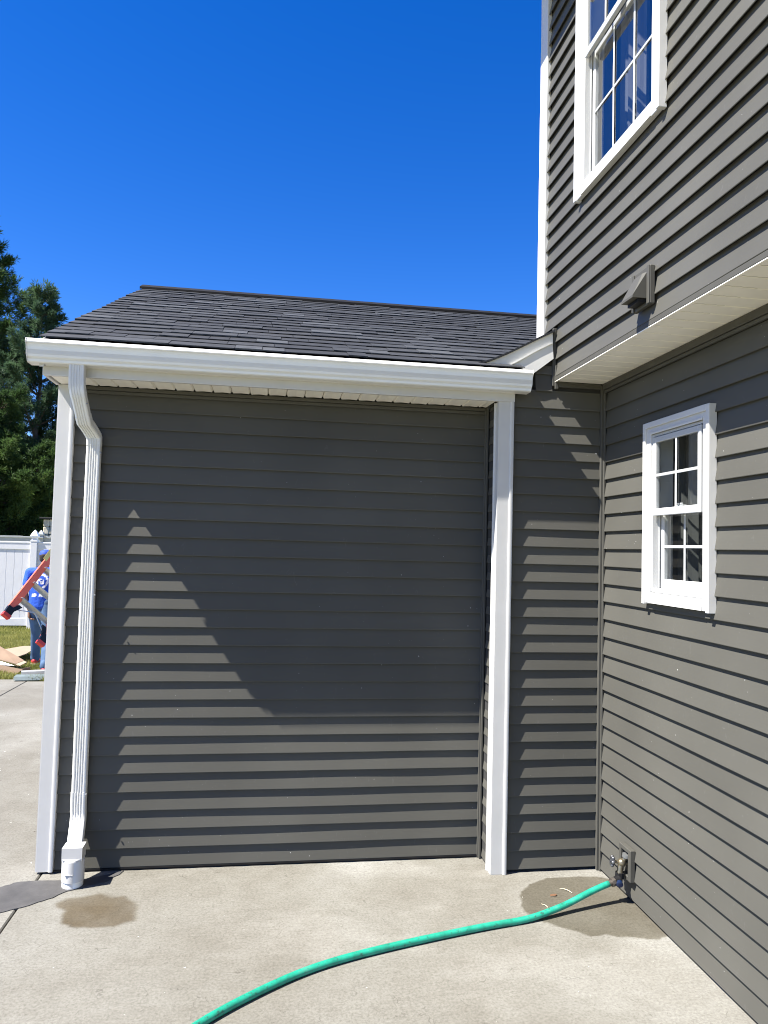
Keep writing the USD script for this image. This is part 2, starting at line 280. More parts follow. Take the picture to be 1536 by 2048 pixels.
def ear(poly):
    """triangles (indices) of a simple polygon, wound as the polygon is"""
    import mapbox_earcut
    p = np.asarray(poly, float); t = mapbox_earcut.triangulate_float64(p, np.array([len(p)], np.uint32)).reshape(-1, 3).astype(int)
    a = ((p[t[:, 1]] - p[t[:, 0]])[:, 0] * (p[t[:, 2]] - p[t[:, 0]])[:, 1] - (p[t[:, 1]] - p[t[:, 0]])[:, 1] * (p[t[:, 2]] - p[t[:, 0]])[:, 0])
    sg = np.sign((p[:, 0] * np.roll(p[:, 1], -1) - p[:, 1] * np.roll(p[:, 0], -1)).sum()); bad = np.sign(a) != sg
    t[bad] = t[bad][:, ::-1]; return t
E_, PROJ = 0.1016, 0.0165       # board exposure, butt projection
def course(fn, a0, a1, z0, h0=0.0, h1=E_, seed=0, PROJ=PROJ):
    """One lapped board: fn(a, d, h)->xyz with d outward. h0/h1 clip the board (under/over a window)."""
    if h0 <= 0: prof = [(-.006, .024), (PROJ - .0062, .022), (PROJ - .0045, .0006), (PROJ - .0030, -.0004), (PROJ - .0008, .0004), (PROJ, .0026)]
    else: prof = [(-.006, h0), (PROJ * (1 - h0 / E_), h0)]
    full = h1 >= E_
    prof += [(PROJ * .5 * (2 - (max(h0, 0.003) + min(h1, E_)) / E_) + .0003, (max(h0, .003) + min(h1, E_)) / 2)]
    prof += [(0.0, E_), (0.0, E_ + .009), (-.006, E_ + .009)] if full else [(PROJ * (1 - h1 / E_), h1), (-.006, h1)]
    prof = np.array(prof); n = max(2, int(abs(a1 - a0) / 0.09) + 1); t = np.linspace(a0, a1, n)
    wd, wh = hills(seed * 13 + 1)(t) * .0015, hills(seed * 13 + 2)(t) * .0007
    k = len(prof); rows = []
    for i in range(n):
        w = np.clip(prof[:, 0] / PROJ, 0, 1)
        rows.append(np.stack(fn(np.full(k, t[i]), prof[:, 0] + wd[i] * w, prof[:, 1] + z0 + wh[i] * w), 1))
    v = np.vstack(rows); i, j = np.meshgrid(np.arange(n - 1), np.arange(k), indexing='ij')
    q = np.stack([i * k + j, i * k + (j + 1) % k, (i + 1) * k + (j + 1) % k, (i + 1) * k + j], -1).reshape(-1, 4)
    f = np.vstack([q[:, [0, 1, 2]], q[:, [0, 2, 3]]])
    cap_ = ear(prof)
    f = np.vstack([f, cap_[:, ::-1], (n - 1) * k + cap_])
    A = v[f]; vol = np.einsum('ij,ij->i', A[:, 0], np.cross(A[:, 1], A[:, 2])).sum()
    return v, (f if vol > 0 else f[:, ::-1])
SEED = [100]
def boards(parent, fn, span, z0, ztop, hole=None, proj=PROJ):
    """All boards of a wall from z0 up to ztop; span(z)->(a0,a1); hole=(a0,a1,h0,h1) is left open."""
    k, z = 0, z0
    while z < ztop - .01:
        SEED[0] += 1; a0, a1 = span(z); top = min(E_, ztop - z)
        segs = [(a0, a1, 0, top)]
        if hole and z + E_ > hole[2] and z < hole[3]:
            segs = [(a0, hole[0], 0, top), (hole[1], a1, 0, top)]
            if z < hole[2] - .01: segs.append((hole[0], hole[1], 0, hole[2] - z))
            if z + E_ > hole[3] + .01: segs.append((hole[0], hole[1], max(hole[3] - z, .0), top))
        for s in segs:
            put(parent, 'siding_board', course(fn, s[0], s[1], z, s[2], s[3], SEED[0], proj), SIDE)
        k += 1; z = z0 + k * E_

ZG = -0.014            # ground level at the walls
YB, XD, XU = -0.226, 3.118, 2.81

# ------------------------------------------------------------------ ground
lone('ground', box(-400, 400, -400, 400, -0.6, -0.16), GROUND, 'flat grassy ground reaching the horizon', kind='structure')
def smooth01(x): x = np.clip(x, 0, 1); return x * x * (3 - 2 * x)
drive = thing('driveway', 'pale grey concrete driveway slabs meeting the house and garage', base=(0, 0, ZG), kind='structure')
def mask(poly, X, Y, amp, soft, seed, sc=9):
    pl = Polygon(poly); pts = shapely.points(X.ravel(), Y.ravel())
    d = np.where(shapely.contains(pl, pts), 1, -1) * shapely.distance(pl.exterior, pts)
    p3 = np.stack([X.ravel() * sc, Y.ravel() * sc, np.zeros(X.size)], 1)
    d = d + amp * (meshkit.fbm(p3, 5, seed) - .5) * 2
    return smooth01(d / soft + .5)
STAIN = [(.19, -.35), (.23, -.31), (.385, -.273), (.527, -.3), (.573, -.382), (.591, -.56), (.516, -.609), (.417, -.622), (.28, -.567), (.24, -.477)]
WET = [(2.567, -.443), (2.658, -.368), (2.825, -.31), (3.049, -.305), (3.13, -.37), (3.2, -.51), (3.16, -.95), (3.079, -1.0), (2.987, -.964), (2.84, -.904), (2.759, -.914), (2.641, -.837), (2.583, -.754), (2.548, -.711), (2.532, -.606)]
def slab(xs, ys, masks=False):
    xs, ys = np.asarray(xs), np.asarray(ys); X, Y = np.meshgrid(xs, ys, indexing='ij')
    nx, ny = X.shape
    Z = np.full(X.shape, ZG)
    edge = np.zeros(X.shape, bool); edge[[0, -1]] = True; edge[:, [0, -1]] = True
    Z[edge] -= 0.006                                            # tooled, slightly rounded edge
    v = np.stack([X, Y, Z], -1).reshape(-1, 3)
    i, j = np.meshgrid(np.arange(nx - 1), np.arange(ny - 1), indexing='ij')
    q = np.stack([i * ny + j, (i + 1) * ny + j, (i + 1) * ny + j + 1, i * ny + j + 1], -1).reshape(-1, 4)
    rim = np.r_[np.arange(nx) * ny, (nx - 1) * ny + np.arange(1, ny), (np.arange(nx - 1)[::-1]) * ny + ny - 1, np.arange(1, ny - 1)[::-1]]
    low = v[rim].copy(); low[:, 2] = ZG - .1; n = len(v); m = len(rim); k = np.arange(m)
    v = np.vstack([v, low]); q2 = np.stack([rim, n + k, n + (k + 1) % m, np.roll(rim, -1)], 1)
    q = np.vstack([q, q2]); f = np.vstack([q[:, [0, 1, 2]], q[:, [0, 2, 3]]])
    pf = {}
    if masks:
        stain = mask(STAIN, X, Y, .04, .04, 3) * (0.6 + .5 * meshkit.fbm(np.stack([X.ravel() * 7, Y.ravel() * 7, X.ravel() * 0], 1), 4, 9))
        damp = mask(WET, X, Y, .035, .012, 5) * (0.8 + .35 * meshkit.fbm(np.stack([X.ravel() * 4, Y.ravel() * 4, X.ravel() * 0], 1), 4, 19))
        # pale laitance near the walls and in blotches
        bl = smooth01((meshkit.fbm(np.stack([X.ravel() * 1.7, Y.ravel() * 2.6, X.ravel() * 0], 1), 5, 31) - .52) / .16)
        ring = mask(WET, X, Y, .05, .3, 7, 6) * (1 - np.minimum(damp, 1)) * .8
        bl = np.clip(bl * .7 + ring, 0, 1)
        z = np.zeros(m)
        pf = {'stain': np.r_[np.clip(stain, 0, 1), z], 'damp': np.r_[np.clip(damp, 0, 1), z], 'bleach': np.r_[bl, z]}
    else:
        bl = smooth01((meshkit.fbm(np.stack([X.ravel() * 1.1, Y.ravel() * 1.1, X.ravel() * 0], 1), 5, 41) - .5) / .2) * .7
        pf = {'stain': np.zeros(len(v)), 'damp': np.zeros(len(v)), 'bleach': np.r_[bl, np.zeros(m)]}
    return (v, f), pf
def grid(a, b, step): return np.r_[a, a + .006, np.linspace(a + .006 + step, b - .006 - step, max(2, int((b - a) / step))), b - .006, b]
xs = np.r_[.024, .03, np.arange(.04, 3.17, .009), 3.184, 3.19]; ys = np.r_[-5.2, -5.19, np.arange(-4.8, -1.8, .3), np.arange(-1.75, -.2, .009), np.arange(-.19, .1, .04), .114, .12]
for (x, y, m) in [(xs, ys, True), (grid(-1.85, .016, .08), grid(-5.2, 3.502, .08), False), (grid(-1.85, .016, .08), grid(3.512, 5.78, .08), False),
                  (grid(-9, -1.86, .15), grid(-5.2, 3.502, .15), False), (grid(-9, -1.86, .15), grid(3.512, 5.92, .15), False)]:
    ms, pf = slab(x, y, m); put(drive, 'concrete_slab', ms, CONC, prim_float=pf)
put(drive, 'joint_bed', box(-9, 3.19, -5.2, 5.77, ZG - .16, ZG - .03), DARKIN)

# dark sealed patch running past the foot of the downspout
ap = [(-1.6, .12), (-.8, .0), (-.3, -.13), (-.136, -.163), (-.085, -.11), (.027, -.091), (.134, -.1), (.253, -.1), (.37, -.055), (.452, -.012), (.44, -.06), (.37, -.146), (.28, -.196), (.205, -.239), (.159, -.295), (.075, -.371), (-.044, -.43), (-.4, -.52), (-.9, -.45), (-1.6, -.3)]
pl = Polygon(ap).segmentize(.012); c = np.array(pl.exterior.coords)[:-1]
nn = meshkit.fbm(np.c_[c * 22, np.zeros(len(c))], 4, 77) - .5; c = c + .02 * np.c_[nn, np.roll(nn, 17)]
lone('asphalt_patch', prism(Polygon(c).buffer(0), ZG - .004, ZG + .004, lambda u, v, t: (u, v, t)), ASPH, 'dark smooth asphalt patch in the concrete at the foot of the downspout', kind='structure')

# lawn
lone('lawn', cat(box(-9, 9, 5.93, 60, -.3, -.03), box(-60, -9, -5.2, 60, -.3, -.03), box(-60, 9, -60, -5.21, -.3, -.03), box(-1.86, 9, 5.79, 5.93, -.3, -.03)), SOIL, 'mown lawn ground between the concrete and the fence, plus unseen lawn added behind the camera to cut bounce light', kind='structure')  # part behind the camera is added instead of concrete to cut bounce light
def grass(n, x0, x1, y0, y1, seed):
    r = np.random.default_rng(seed)
    x = r.uniform(x0, x1, n); y = y0 + (y1 - y0) * r.uniform(0, 1, n) ** 1.3
    keep = ~((y < 5.94) & (x < -1.86)); x, y = x[keep], y[keep]; n = len(x)
    cl = meshkit.fbm(np.c_[x * 1.4, y * 1.4, x * 0], 3, seed); hgt = r.uniform(.04, .085, n) * (.6 + .9 * cl)
    a = r.uniform(0, 6.28, n); w = r.uniform(.004, .008, n); lean = r.uniform(.0, .05, n); b = r.uniform(0, 6.28, n)
    z = np.full(n, -.032)
    p0 = np.c_[x - w * np.cos(a), y - w * np.sin(a), z]; p1 = np.c_[x + w * np.cos(a), y + w * np.sin(a), z]
    mid = np.c_[x + lean * .3 * np.cos(b), y + lean * .3 * np.sin(b), z + hgt * .6]; tip = np.c_[x + lean * np.cos(b), y + lean * np.sin(b), z + hgt]
    m1 = mid + np.c_[w * np.cos(a), w * np.sin(a), z * 0] * .8
    v = np.stack([p0, p1, m1, mid, tip], 1).reshape(-1, 3); k = np.arange(n)[:, None] * 5
    return v, np.vstack([k + [0, 1, 2], k + [0, 2, 3], k + [3, 2, 4]])
lone('grass', grass(110000, -6.5, -.4, 5.79, 12.4, 4), GRASS, 'patchy sunlit green and straw coloured grass by the white fence', kind='stuff')

# ------------------------------------------------------------------ garage
garage = thing('garage', 'single storey garage with dark grey lap siding, shingled roof and white gutter', 'garage', (1.24, 0, ZG))
fA = lambda a, d, h: (a, PROJ - d, h)
wall = put(garage, 'wall', cat(box(.01, 2.478, PROJ + .007, .13, -.013, 2.80), box(.012, .13, .14, 5.05, -.013, 2.80), box(.01, 2.478, PROJ + .012, .12, ZG - .05, -.015)), DARKIN)
boards(wall, fA, lambda z: (.07, 2.466), 0.0025, 2.652)
fL = lambda a, d, h: (.012 - PROJ + .006 - d, a, h)
boards(wall, fL, lambda z: (.06, 5.05), 0.0025, 2.75)
# trim at the top of the wall
put(garage, 'wall_top_trim', cat(box(.075, 2.466, -.010, .012, 2.652, 2.672, .002), box(.075, 2.466, -.004, .012, 2.632, 2.650, .002)), STRIM)
put(garage, 'starter_strip', box(.07, 2.462, -.004, .012, -.006, .001), BLACKP)
# white outside corner post (main face, half round edge bead, return on the gable side)
def post_profile(w, bead, proud, back):
    pts = [(0, back), (0, -proud), (w - bead, -proud), (w - bead, -proud - .004)]
    for k in range(7):
        a = math.pi * k / 6; pts.append((w - bead / 2 - bead / 2 * math.cos(a), -proud - .004 - .0045 * math.sin(a)))
    pts += [(w, -proud - .003), (w, back)]
    return pts
put(garage, 'corner_post', cat(prism(post_profile(.086, .023, .012, .012), ZG + .012, 2.672, lambda u, v, t: (u - .006, v, t)),
                               box(-.012, -.0065, -.010, .085, ZG + .012, 2.672)), WHITE, smooth=35)
put(garage, 'inside_corner_post', cat(box(2.4605, 2.476, -.008, .012, ZG + .002, 2.69, .002), box(2.4665, 2.4785, -.026, -.009, ZG + .002, 2.69, .002)), STRIM)

# roof ---------------------------------------------------------------
EY, EZ, RY, RZ = -0.300, 2.849, 2.520, 4.100
SL = (RZ - EZ) / (RY - EY); LEN = math.hypot(RY - EY, RZ - EZ); UT = np.array([0, (RY - EY) / LEN, (RZ - EZ) / LEN]); UN = np.array([0, -UT[2], UT[1]])
def onroof(x, s, n): return np.array([x, EY, EZ]) + s * UT + n * UN
RX0, RX1 = -.035, 5.6
front = prism([(RX0 + .012, .012), (2.60, .012), (2.60, .20), (2.79, .30), (2.79, .44), (RX1, .44), (RX1, LEN), (RX0 + .012, LEN)], -.03, -.002, lambda u, v, t: (u, EY + v * UT[1] + t * UN[1], EZ + v * UT[2] + t * UN[2]))
back = prism([(RX0 + .012, 0), (RX1, 0), (RX1, LEN), (RX0 + .012, LEN)], -.03, .004, lambda u, v, t: (u, 2 * RY - EY - v * UT[1] - t * UN[1], EZ + v * UT[2] + t * UN[2]))
roof = put(garage, 'roof', cat(front, back), SHING[0])
ROOFBLK = simple('roof_line_black', (0.008, 0.008, 0.009), 0.8, spec=0.2)
r2 = random.Random(11); rows, spare = [], {0: [], 1: [], 2: [], 3: [], 4: []}
EXPO = .143; nrow = int(LEN / EXPO)
def wobble(x, s): return .0009 * math.sin(x * 5 + s * 9) + .0006 * math.sin(x * 13 + s * 4)
def shingle(x0, x1, s0, th, lenn):
    g = .0015
    P = []
    for x in (x0 + g, x1 - g):
        w = wobble(x, s0)
        for s, n0 in ((s0, 0.0), (s0 + lenn, .0)):
            lift = .0115 if s == s0 else .0025
            P += [onroof(x, s, lift + w), onroof(x, s, lift + th + w)]
    return hull(P)
named = 0
for r in range(nrow + 1):
    x = RX0 - r2.uniform(0, .12); s0 = r * EXPO - .015
    ln = min(EXPO + .055, LEN - s0 - .0)
    if ln > .05 and r: put(roof, 'backing_strip', prism([(s0 - .006, .0095), (s0 - .006, .0135), (s0 + .09, .006), (s0 + .09, .001)], RX0 + .004, (2.60 + max(0, EY + s0 * UT[1] + .1) * .9 if EY + s0 * UT[1] < .13 else 4.3), lambda u, v, t: (t, EY + u * UT[1] + v * UN[1], EZ + u * UT[2] + v * UN[2])), ROOFBLK)  # near-black strip paints in each row's shadow line, along with its asphalt backing layer
    while x < 4.3:
        w = r2.choice([.12, .16, .2, .24, .28, .34, .4]) * r2.uniform(.9, 1.1); x1 = x + w
        a, b = max(x, RX0), min(x1, 4.3)
        yy_ = EY + s0 * UT[1]; lim = (2.60 + max(0, yy_ + .1) * .9 if yy_ < .115 else 2.795) if yy_ < .13 else 4.3
        b = min(b, lim); x = x1
        if b - a < .03 or ln < .03: continue
        lam = r2.random()
        th = r2.choice([.004, .006, .008]); mt = r2.choice([0, 1, 1, 2, 3, 4] if th > .004 else [0, 0, 1, 3])
        m = shingle(a, b, s0, th, ln)
        if named < 296 and b <= 2.95: put(roof, 'shingle', m, SHING[mt]); named += 1
        else: spare[mt].append(m)
allsp = [m for k in spare for m in spare[k]]
put(roof, 'shingles', cat(*allsp), SHING[1], kind='stuff')
put(roof, 'ridge_vent', prism([(-.13, -.043), (0, .022), (.13, -.043), (.13, -.020), (0, .041), (-.13, -.020)], RX0 - .008, RX1, lambda u, v, t: (t, RY + u, RZ + v)), ROOFBLK)
put(roof, 'rake_board', prism([(-.30, 2.70), (2.52, 3.945), (5.34, 2.70), (5.34, 2.845), (2.52, 4.082), (-.30, 2.845)], -.03, -.008, lambda u, v, t: (t, u, v)), WHITE)
put(roof, 'gable_infill', prism([(.02, 2.79), (5.04, 2.79), (2.52, 3.98)], .02, .10, lambda u, v, t: (t, u, v)), SIDE)
put(garage, 'drip_edge', cat(box(RX0, 2.42, -.318, -.25, 2.832, 2.8345), box(RX0, 2.42, -.262, -.2595, 2.80, 2.8315)), WHITEM)
# eave box, soffit
put(garage, 'fascia', cat(box(-.028, 2.566, -.250, -.226, 2.668, 2.830, .002), box(-.028, -.008, -.2255, .0, 2.668, 2.830, .002)), WHITE)
sof = put(garage, 'soffit', box(-.006, 2.47, -.225, .012, 2.688, 2.70), DARKIN)
k, x = 0, -.004
while x < 2.46:
    x1 = min(x + .1045, 2.468); dz = r2.uniform(-.001, .001)
    pts = [(x + .0008, 2.6865), (x + .0008, 2.684 + dz), (x + .007, 2.6735 + dz), ((x + x1) / 2, 2.6765 + dz), (x1 - .007, 2.6735 + dz), (x1 - .0008, 2.684 + dz), (x1 - .0008, 2.6865)]
    put(sof, 'soffit_panel', prism(pts, -.2255, -.014 + r2.uniform(-.0015, .0015), lambda u, v, t: (u, t, v)), SOFFIT); x += .105; k += 1
# gutter --------------------------------------------------------------
ogee = [(0, .112), (0, .0), (.070, .0), (.078, .004), (.082, .014), (.083, .020), (.093, .026), (.099, .036), (.100, .044), (.101, .060), (.106, .078), (.113, .088), (.121, .092), (.1215, .096), (.1145, .113), (.110, .113), (.108, .108)]
gp = LineString(ogee).buffer(.0011, cap_style=2, join_style=2)
gut = put(garage, 'gutter', prism(gp, -.078, 2.628, lambda u, v, t: (t, -.2515 - u, 2.7165 + v)), WHITEM)
capp = Polygon([(0, 0), (.070, -.001), (.0795, .003), (.0845, .014), (.095, .0245), (.1015, .036), (.1035, .060), (.109, .078), (.1155, .0865), (.1235, .0905), (.124, .097), (.116, .114), (0, .112)])
for x in (-.0815, 2.6285): put(gut, 'end_cap', prism(capp.buffer(.002), x, x + .003, lambda u, v, t: (t, -.2515 - u, 2.7165 + v)), WHITEM)
for x in np.arange(.25, 2.6, .6): put(gut, 'hanger', box(x, x + .025, -.368, -.254, 2.806, 2.8085), GREYM)
# small fascia return over the bump-out, rising to the upper wall
fXZ = lambda u, v, t: (u, t, v)
ret = put(garage, 'fascia_return', prism([(2.30, 2.853), (2.425, 2.903), (2.515, 2.945), (2.65, 3.018), (2.792, 3.098), (2.797, 2.95), (2.66, 2.845), (2.30, 2.846)], -.2405, -.2275, fXZ), WHITEM)
put(ret, 'lower_band', prism([(2.50, 2.868), (2.57, 2.905), (2.70, 2.985), (2.789, 3.032), (2.797, 2.938), (2.662, 2.832), (2.50, 2.83)], -.2465, -.2410, fXZ), WHITEM)
put(ret, 'band_lip', prism([(2.50, 2.868), (2.57, 2.905), (2.70, 2.985), (2.789, 3.032), (2.789, 3.028), (2.70, 2.980), (2.57, 2.900), (2.50, 2.863)], -.2535, -.2470, fXZ), WHITEM)
put(ret, 'shingle_edge', prism([(2.10, 2.862), (2.30, 2.870), (2.425, 2.914), (2.515, 2.957), (2.65, 3.030), (2.802, 3.112), (2.802, 3.099), (2.65, 3.019), (2.515, 2.946), (2.425, 2.904), (2.30, 2.854), (2.10, 2.855)], -.251, .30, fXZ), SHING[0])

# downspout -----------------------------------------------------------
def ds_section(w=.076, d=.044, ribs=4, rd=.0032, grow=0.0):
    w, d = w / 2 + grow, d / 2 + grow; pts = [(-w, -d + .006), (-w, d - .009), (-w + .003, d - .003), (-w + .009, d)]
    span = 2 * w - .026; x = -w + .013
    for k in range(ribs):
        a = x + span * k / ribs; b = span / ribs
        pts += [(a + b * .08, d), (a + b * .28, d - rd), (a + b * .68, d - rd), (a + b * .88, d)]
    pts += [(w - .009, d), (w - .003, d - .003), (w, d - .009), (w, .004), (w - .0025, .001), (w - .0025, -.004), (w, -.007), (w, -d + .006), (w - .006, -d), (-w + .006, -d)]
    return np.array(pts)
def ds_sweep(path, sec, grow=None):
    path = np.asarray(path, float); t = np.gradient(path, axis=0); t /= np.linalg.norm(t, axis=1, keepdims=True); rows = []
    for i, (p, q) in enumerate(zip(path, t)):
        n = np.array([0, q[2], -q[1]]); n /= np.linalg.norm(n); xx = np.cross(n, q); xx /= np.linalg.norm(xx)
        if xx[0] < 0: xx = -xx
        s = sec * (1 if grow is None else grow[i]); rows.append(p + s[:, :1] * xx + s[:, 1:] * n)
    v = np.vstack(rows); k, n = len(sec), len(path); i, j = np.meshgrid(np.arange(n - 1), np.arange(k), indexing='ij')
    q = np.stack([i * k + j, i * k + (j + 1) % k, (i + 1) * k + (j + 1) % k, (i + 1) * k + j], -1).reshape(-1, 4)
    f = np.vstack([q[:, [0, 1, 2]], q[:, [0, 2, 3]]])
    for base in (0, (n - 1) * k):
        c = np.arange(1, k - 1)
        f = np.vstack([f, base + np.stack([np.zeros_like(c), c, c + 1], 1)])
    m = trimesh.Trimesh(v, f, process=False); m.fix_normals(); return np.array(m.vertices), np.array(m.faces)
def arc(p, a0, a1, r, n, x0, x1):
    """bend in the y-z plane: heading angle measured from straight down, positive = towards the wall (+y)"""
    out = [np.array(p, float)]; th = np.linspace(a0, a1, n)
    st = r * abs(a1 - a0) / (n - 1)
    for i in range(n - 1):
        a = (th[i] + th[i + 1]) / 2; out.append(out[-1] + np.array([(x1 - x0) / (n - 1), st * math.sin(a), -st * math.cos(a)]))
    return out
ds = put(garage, 'downspout', ds_sweep([(.196, -.0245, z) for z in (2.335, 2.0)] + [(.196 + (2.0 - z) * .004, -.0245, z) for z in (1.5, 1.0, .5, .36)], ds_section()), WHITEM)
p1 = [(.160, -.302, 2.722), (.160, -.302, 2.68), (.161, -.302, 2.635)] + arc((.162, -.302, 2.615), 0, .80, .075, 7, .162, .168)
put(ds, 'elbow', ds_sweep(p1, ds_section(grow=.0016)), WHITEM, smooth=30)
e = p1[-1]; dirv = np.array([.02, math.sin(.80), -math.cos(.80)])
p2 = [e - dirv * .02, e + dirv * .05, e + dirv * .150]
put(ds, 'offset_pipe', ds_sweep(p2, ds_section()), WHITEM)
e2 = p2[-1] - dirv * .025; p3 = [e2, e2 + dirv * .025] + arc(e2 + dirv * .045, .80, 0.0, .085, 20, e2[0], .194)
dy = -.0245 - p3[-1][1]; p3 = [q + np.array([0, dy * i / (len(p3) - 1), 0]) for i, q in enumerate(p3)] + [np.array([.196, -.0245, p3[-1][2] - .05])]
gr = np.ones(len(p3)); gr[3:-3:2] = .955
put(ds, 'elbow', ds_sweep(p3, ds_section(grow=.0016), gr), WHITEM)
p4 = [(.201, -.0245, .43), (.201, -.0245, .36), (.202, -.0245, .335)] + arc((.202, -.0245, .325), 0, -.62, .10, 8, .202, .206)
dd = np.array([.06, -math.sin(.62), -math.cos(.62)]); p4 += [p4[-1] + dd * s for s in (.05, .10)] + arc(p4[-1] + dd * .12, -.62, -.1, .08, 5, .214, .219)
put(ds, 'foot_elbow', ds_sweep(p4, ds_section(grow=.0014)), WHITEM)
for (px, py, pz) in [(.24, -.05, 2.29), (.243, -.05, 1.5), (.245, -.05, .42), (.212, -.29, 2.52)]:
    put(ds, 'screw', trimesh.creation.icosphere(1, .0045).apply_translation((px, py, pz)), GREYM)
# square-to-round adapter on a stub of pipe
cx, cy = .222, -.164
rect = lambda w, d, z: [(cx + sx * w, cy + sy * d, z) for sx in (-1, 1) for sy in (-1, 1)]
ring = lambda r, z, n=40: [(cx + r * math.cos(a), cy + r * math.sin(a), z) for a in np.linspace(0, 2 * math.pi, n, endpoint=False)]
ad = put(ds, 'pipe_adapter', cat(hull(rect(.051, .042, .195) + rect(.051, .042, .13)), hull(rect(.0505, .0415, .14) + ring(.0545, .128)), hull(ring(.0545, .1279) + ring(.057, .122) + ring(.057, .02)), box(cx - .03, cx + .012, cy - .0585, cy - .05, .062, .0645)), WHITE, smooth=30)
def ragged():
    a = np.linspace(0, 2 * math.pi, 72, endpoint=False); rb = np.random.default_rng(5)
    zb = ZG - .01; zt = .0199
    lo = np.c_[cx + .0525 * np.cos(a), cy + .0525 * np.sin(a), zb + 0 * a]; hi_ = np.c_[cx + .0525 * np.cos(a), cy + .0525 * np.sin(a), zt + 0 * a]
    return hull(np.vstack([lo, hi_]))
put(ds, 'drain_pipe', ragged(), CHIP, smooth=30)

# ------------------------------------------------------------------ house
house = thing('house', 'two storey house with dark grey lap siding, white framed windows and an overhanging upper floor', 'house', (3.4, -2.0, ZG))
def ywall(x): return lambda a, d, h: (x - d, a, h)
fB = lambda a, d, h: (a, YB + PROJ - d, h)
DW = (-1.345, -.762, 1.558, 2.477)      # lower window, outside of casing (y0,y1,z0,z1)
UW = (-1.452, -.548, 3.735, 5.30)
CW = .082
def opening(w, CW): return (w[0] + CW - .012, w[1] - CW + .012, w[2] + .05, w[3] - CW + .012)
dO, uO = opening(DW, .062), opening(UW, .082)
hole = lambda x0, x1, o: box(x0, x1, o[0], o[1], o[2], o[3])
bD = cut(box(XD + PROJ + .007, XD + .16, -9, YB, -.013, 2.80), hole(XD - .1, XD + .3, dO))
lower = put(house, 'lower_wall', bD, DARKIN)
boards(lower, ywall(XD + PROJ), lambda z: (-7.9, YB - .016), 0.001, 2.752, dO)
put(house, 'lower_wall_sill', box(XD + .006, XD + .16, -9, YB, ZG - .05, -.0145), FOUND)
side = put(house, 'side_wall', cat(box(2.51, 3.12, YB + PROJ + .007, -.10, -.013, 2.66), box(2.70, 3.12, YB + PROJ + .007, -.12, 2.661, 2.93), box(2.4865, 2.509, YB + .018, .006, -.013, 2.66)), DARKIN)
boards(side, fB, lambda z: (2.556, XD - .014) if z < 2.70 else ((2.575, 2.80) if z < 2.74 else (2.70, 2.80)), 0.004, 2.90)
boards(side, ywall(2.4795 + PROJ), lambda z: (-.180, -.0285), 0.004, 2.66)
put(house, 'corner_post', cat(prism(post_profile(.0895, .023, .014, .01), ZG + .001, 2.6675, lambda u, v, t: (2.474 + u, YB + v - .001, t)),
                              prism(post_profile(.072, .016, .002, .012), ZG + .001, 2.6675, lambda u, v, t: (2.4735 + v, YB - .0145 + u, t))), WHITE, smooth=35)
put(house, 'inside_corner_post', cat(box(XD - .0165, XD + .006, YB - .0145, YB + .008, ZG + .001, 2.80, .002), box(XD - .0045, XD + .008, YB - .0285, YB - .0155, ZG + .001, 2.80, .002)), STRIM)
put(house, 'wall_top_trim', cat(box(XD - .012, XD + .01, -8, YB - .0165, 2.770, 2.806, .002), box(XD - .006, XD + .01, -8, YB - .0165, 2.752, 2.768, .002), box(2.815, XD - .018, YB - .012, YB + .01, 2.775, 2.806, .002)), STRIM)
# soffit under the overhang
oh = put(house, 'overhang_soffit', box(XU + .01, XD + .01, -9, YB - .001, 2.818, 2.84), DARKIN)
y = YB - .003
while y > -5.2:
    y1 = y - .1005
    put(oh, 'soffit_panel', prism([(y1 + .0006, 2.8165), (y1 + .0006, 2.8125), (y1 + .004, 2.808), (y - .004, 2.808), (y - .0006, 2.8125), (y - .0006, 2.8165)], XU + .012, XD + .002, lambda u, v, t: (t, u, v)), SOFFIT); y -= .101
put(oh, 'soffit_edge', box(XU + .0002, XU + .0115, -5.2, YB - .003, 2.8025, 2.806), SOFFIT)
# upper wall
bU = cut(box(XU + .0275, XU + .16, -9, .055, 2.81, 5.62), hole(XU - .1, XU + .3, uO))
upper = put(house, 'upper_wall', bU, DARKIN)
boards(upper, ywall(XU + .0205), lambda z: (-7.9, -.222 if z < 3.06 else -.058), 2.8335, 5.60, uO, .0205)
put(house, 'upper_wall_base_trim', box(XU - .001, XU + .02, -5.2, YB + .008, 2.8065, 2.832, .0025), STRIM)
put(house, 'upper_corner_channel', cat(box(XU - .012, XU + .01, -.2335, -.2165, 2.78, 3.125, .002), box(XU + .0, XU + .02, -.246, -.2345, 2.76, 2.90, .002)), STRIM)
put(house, 'upper_corner_post', box(XU - .009, XU + .02, -.057, .06, 2.95, 5.62, .003), WHITE)
put(house, 'rear_wall', box(XU + .165, 10, -.02, .055, 0, 5.62), SIDE)
put(house, 'floor_slab', box(XU + .17, 10, -8.9, -.03, 2.83, 2.95), ROOM)
put(house, 'upper_ceiling', box(XU + .17, 10, -8.9, -.03, 5.50, 5.6), ROOM)
put(house, 'partition', cat(box(5.6, 5.7, -8.9, -.03, 2.96, 5.49), box(4.62, 4.7, -8.9, -.03, 0, 2.82), box(XD + .17, 4.61, -3.6, -3.5, 0, 2.82), box(XU + .17, 5.59, -3.9, -3.8, 2.96, 5.49), box(XD + .17, 4.61, -.19, -.11, 0, 2.82)), ROOM)
put(house, 'front_wall', box(XD + .17, 10, -9.1, -9.0, 0, 5.62), SIDE)
put(house, 'inside_floor', box(XD + .17, 4.61, -3.49, -.2, 0, .12), CARD)
ev = put(house, 'eave', cat(box(2.43, 2.975, -9.3, .35, 5.63, 5.65), box(2.40, 2.43, -9.3, .35, 5.60, 5.76)), WHITE)
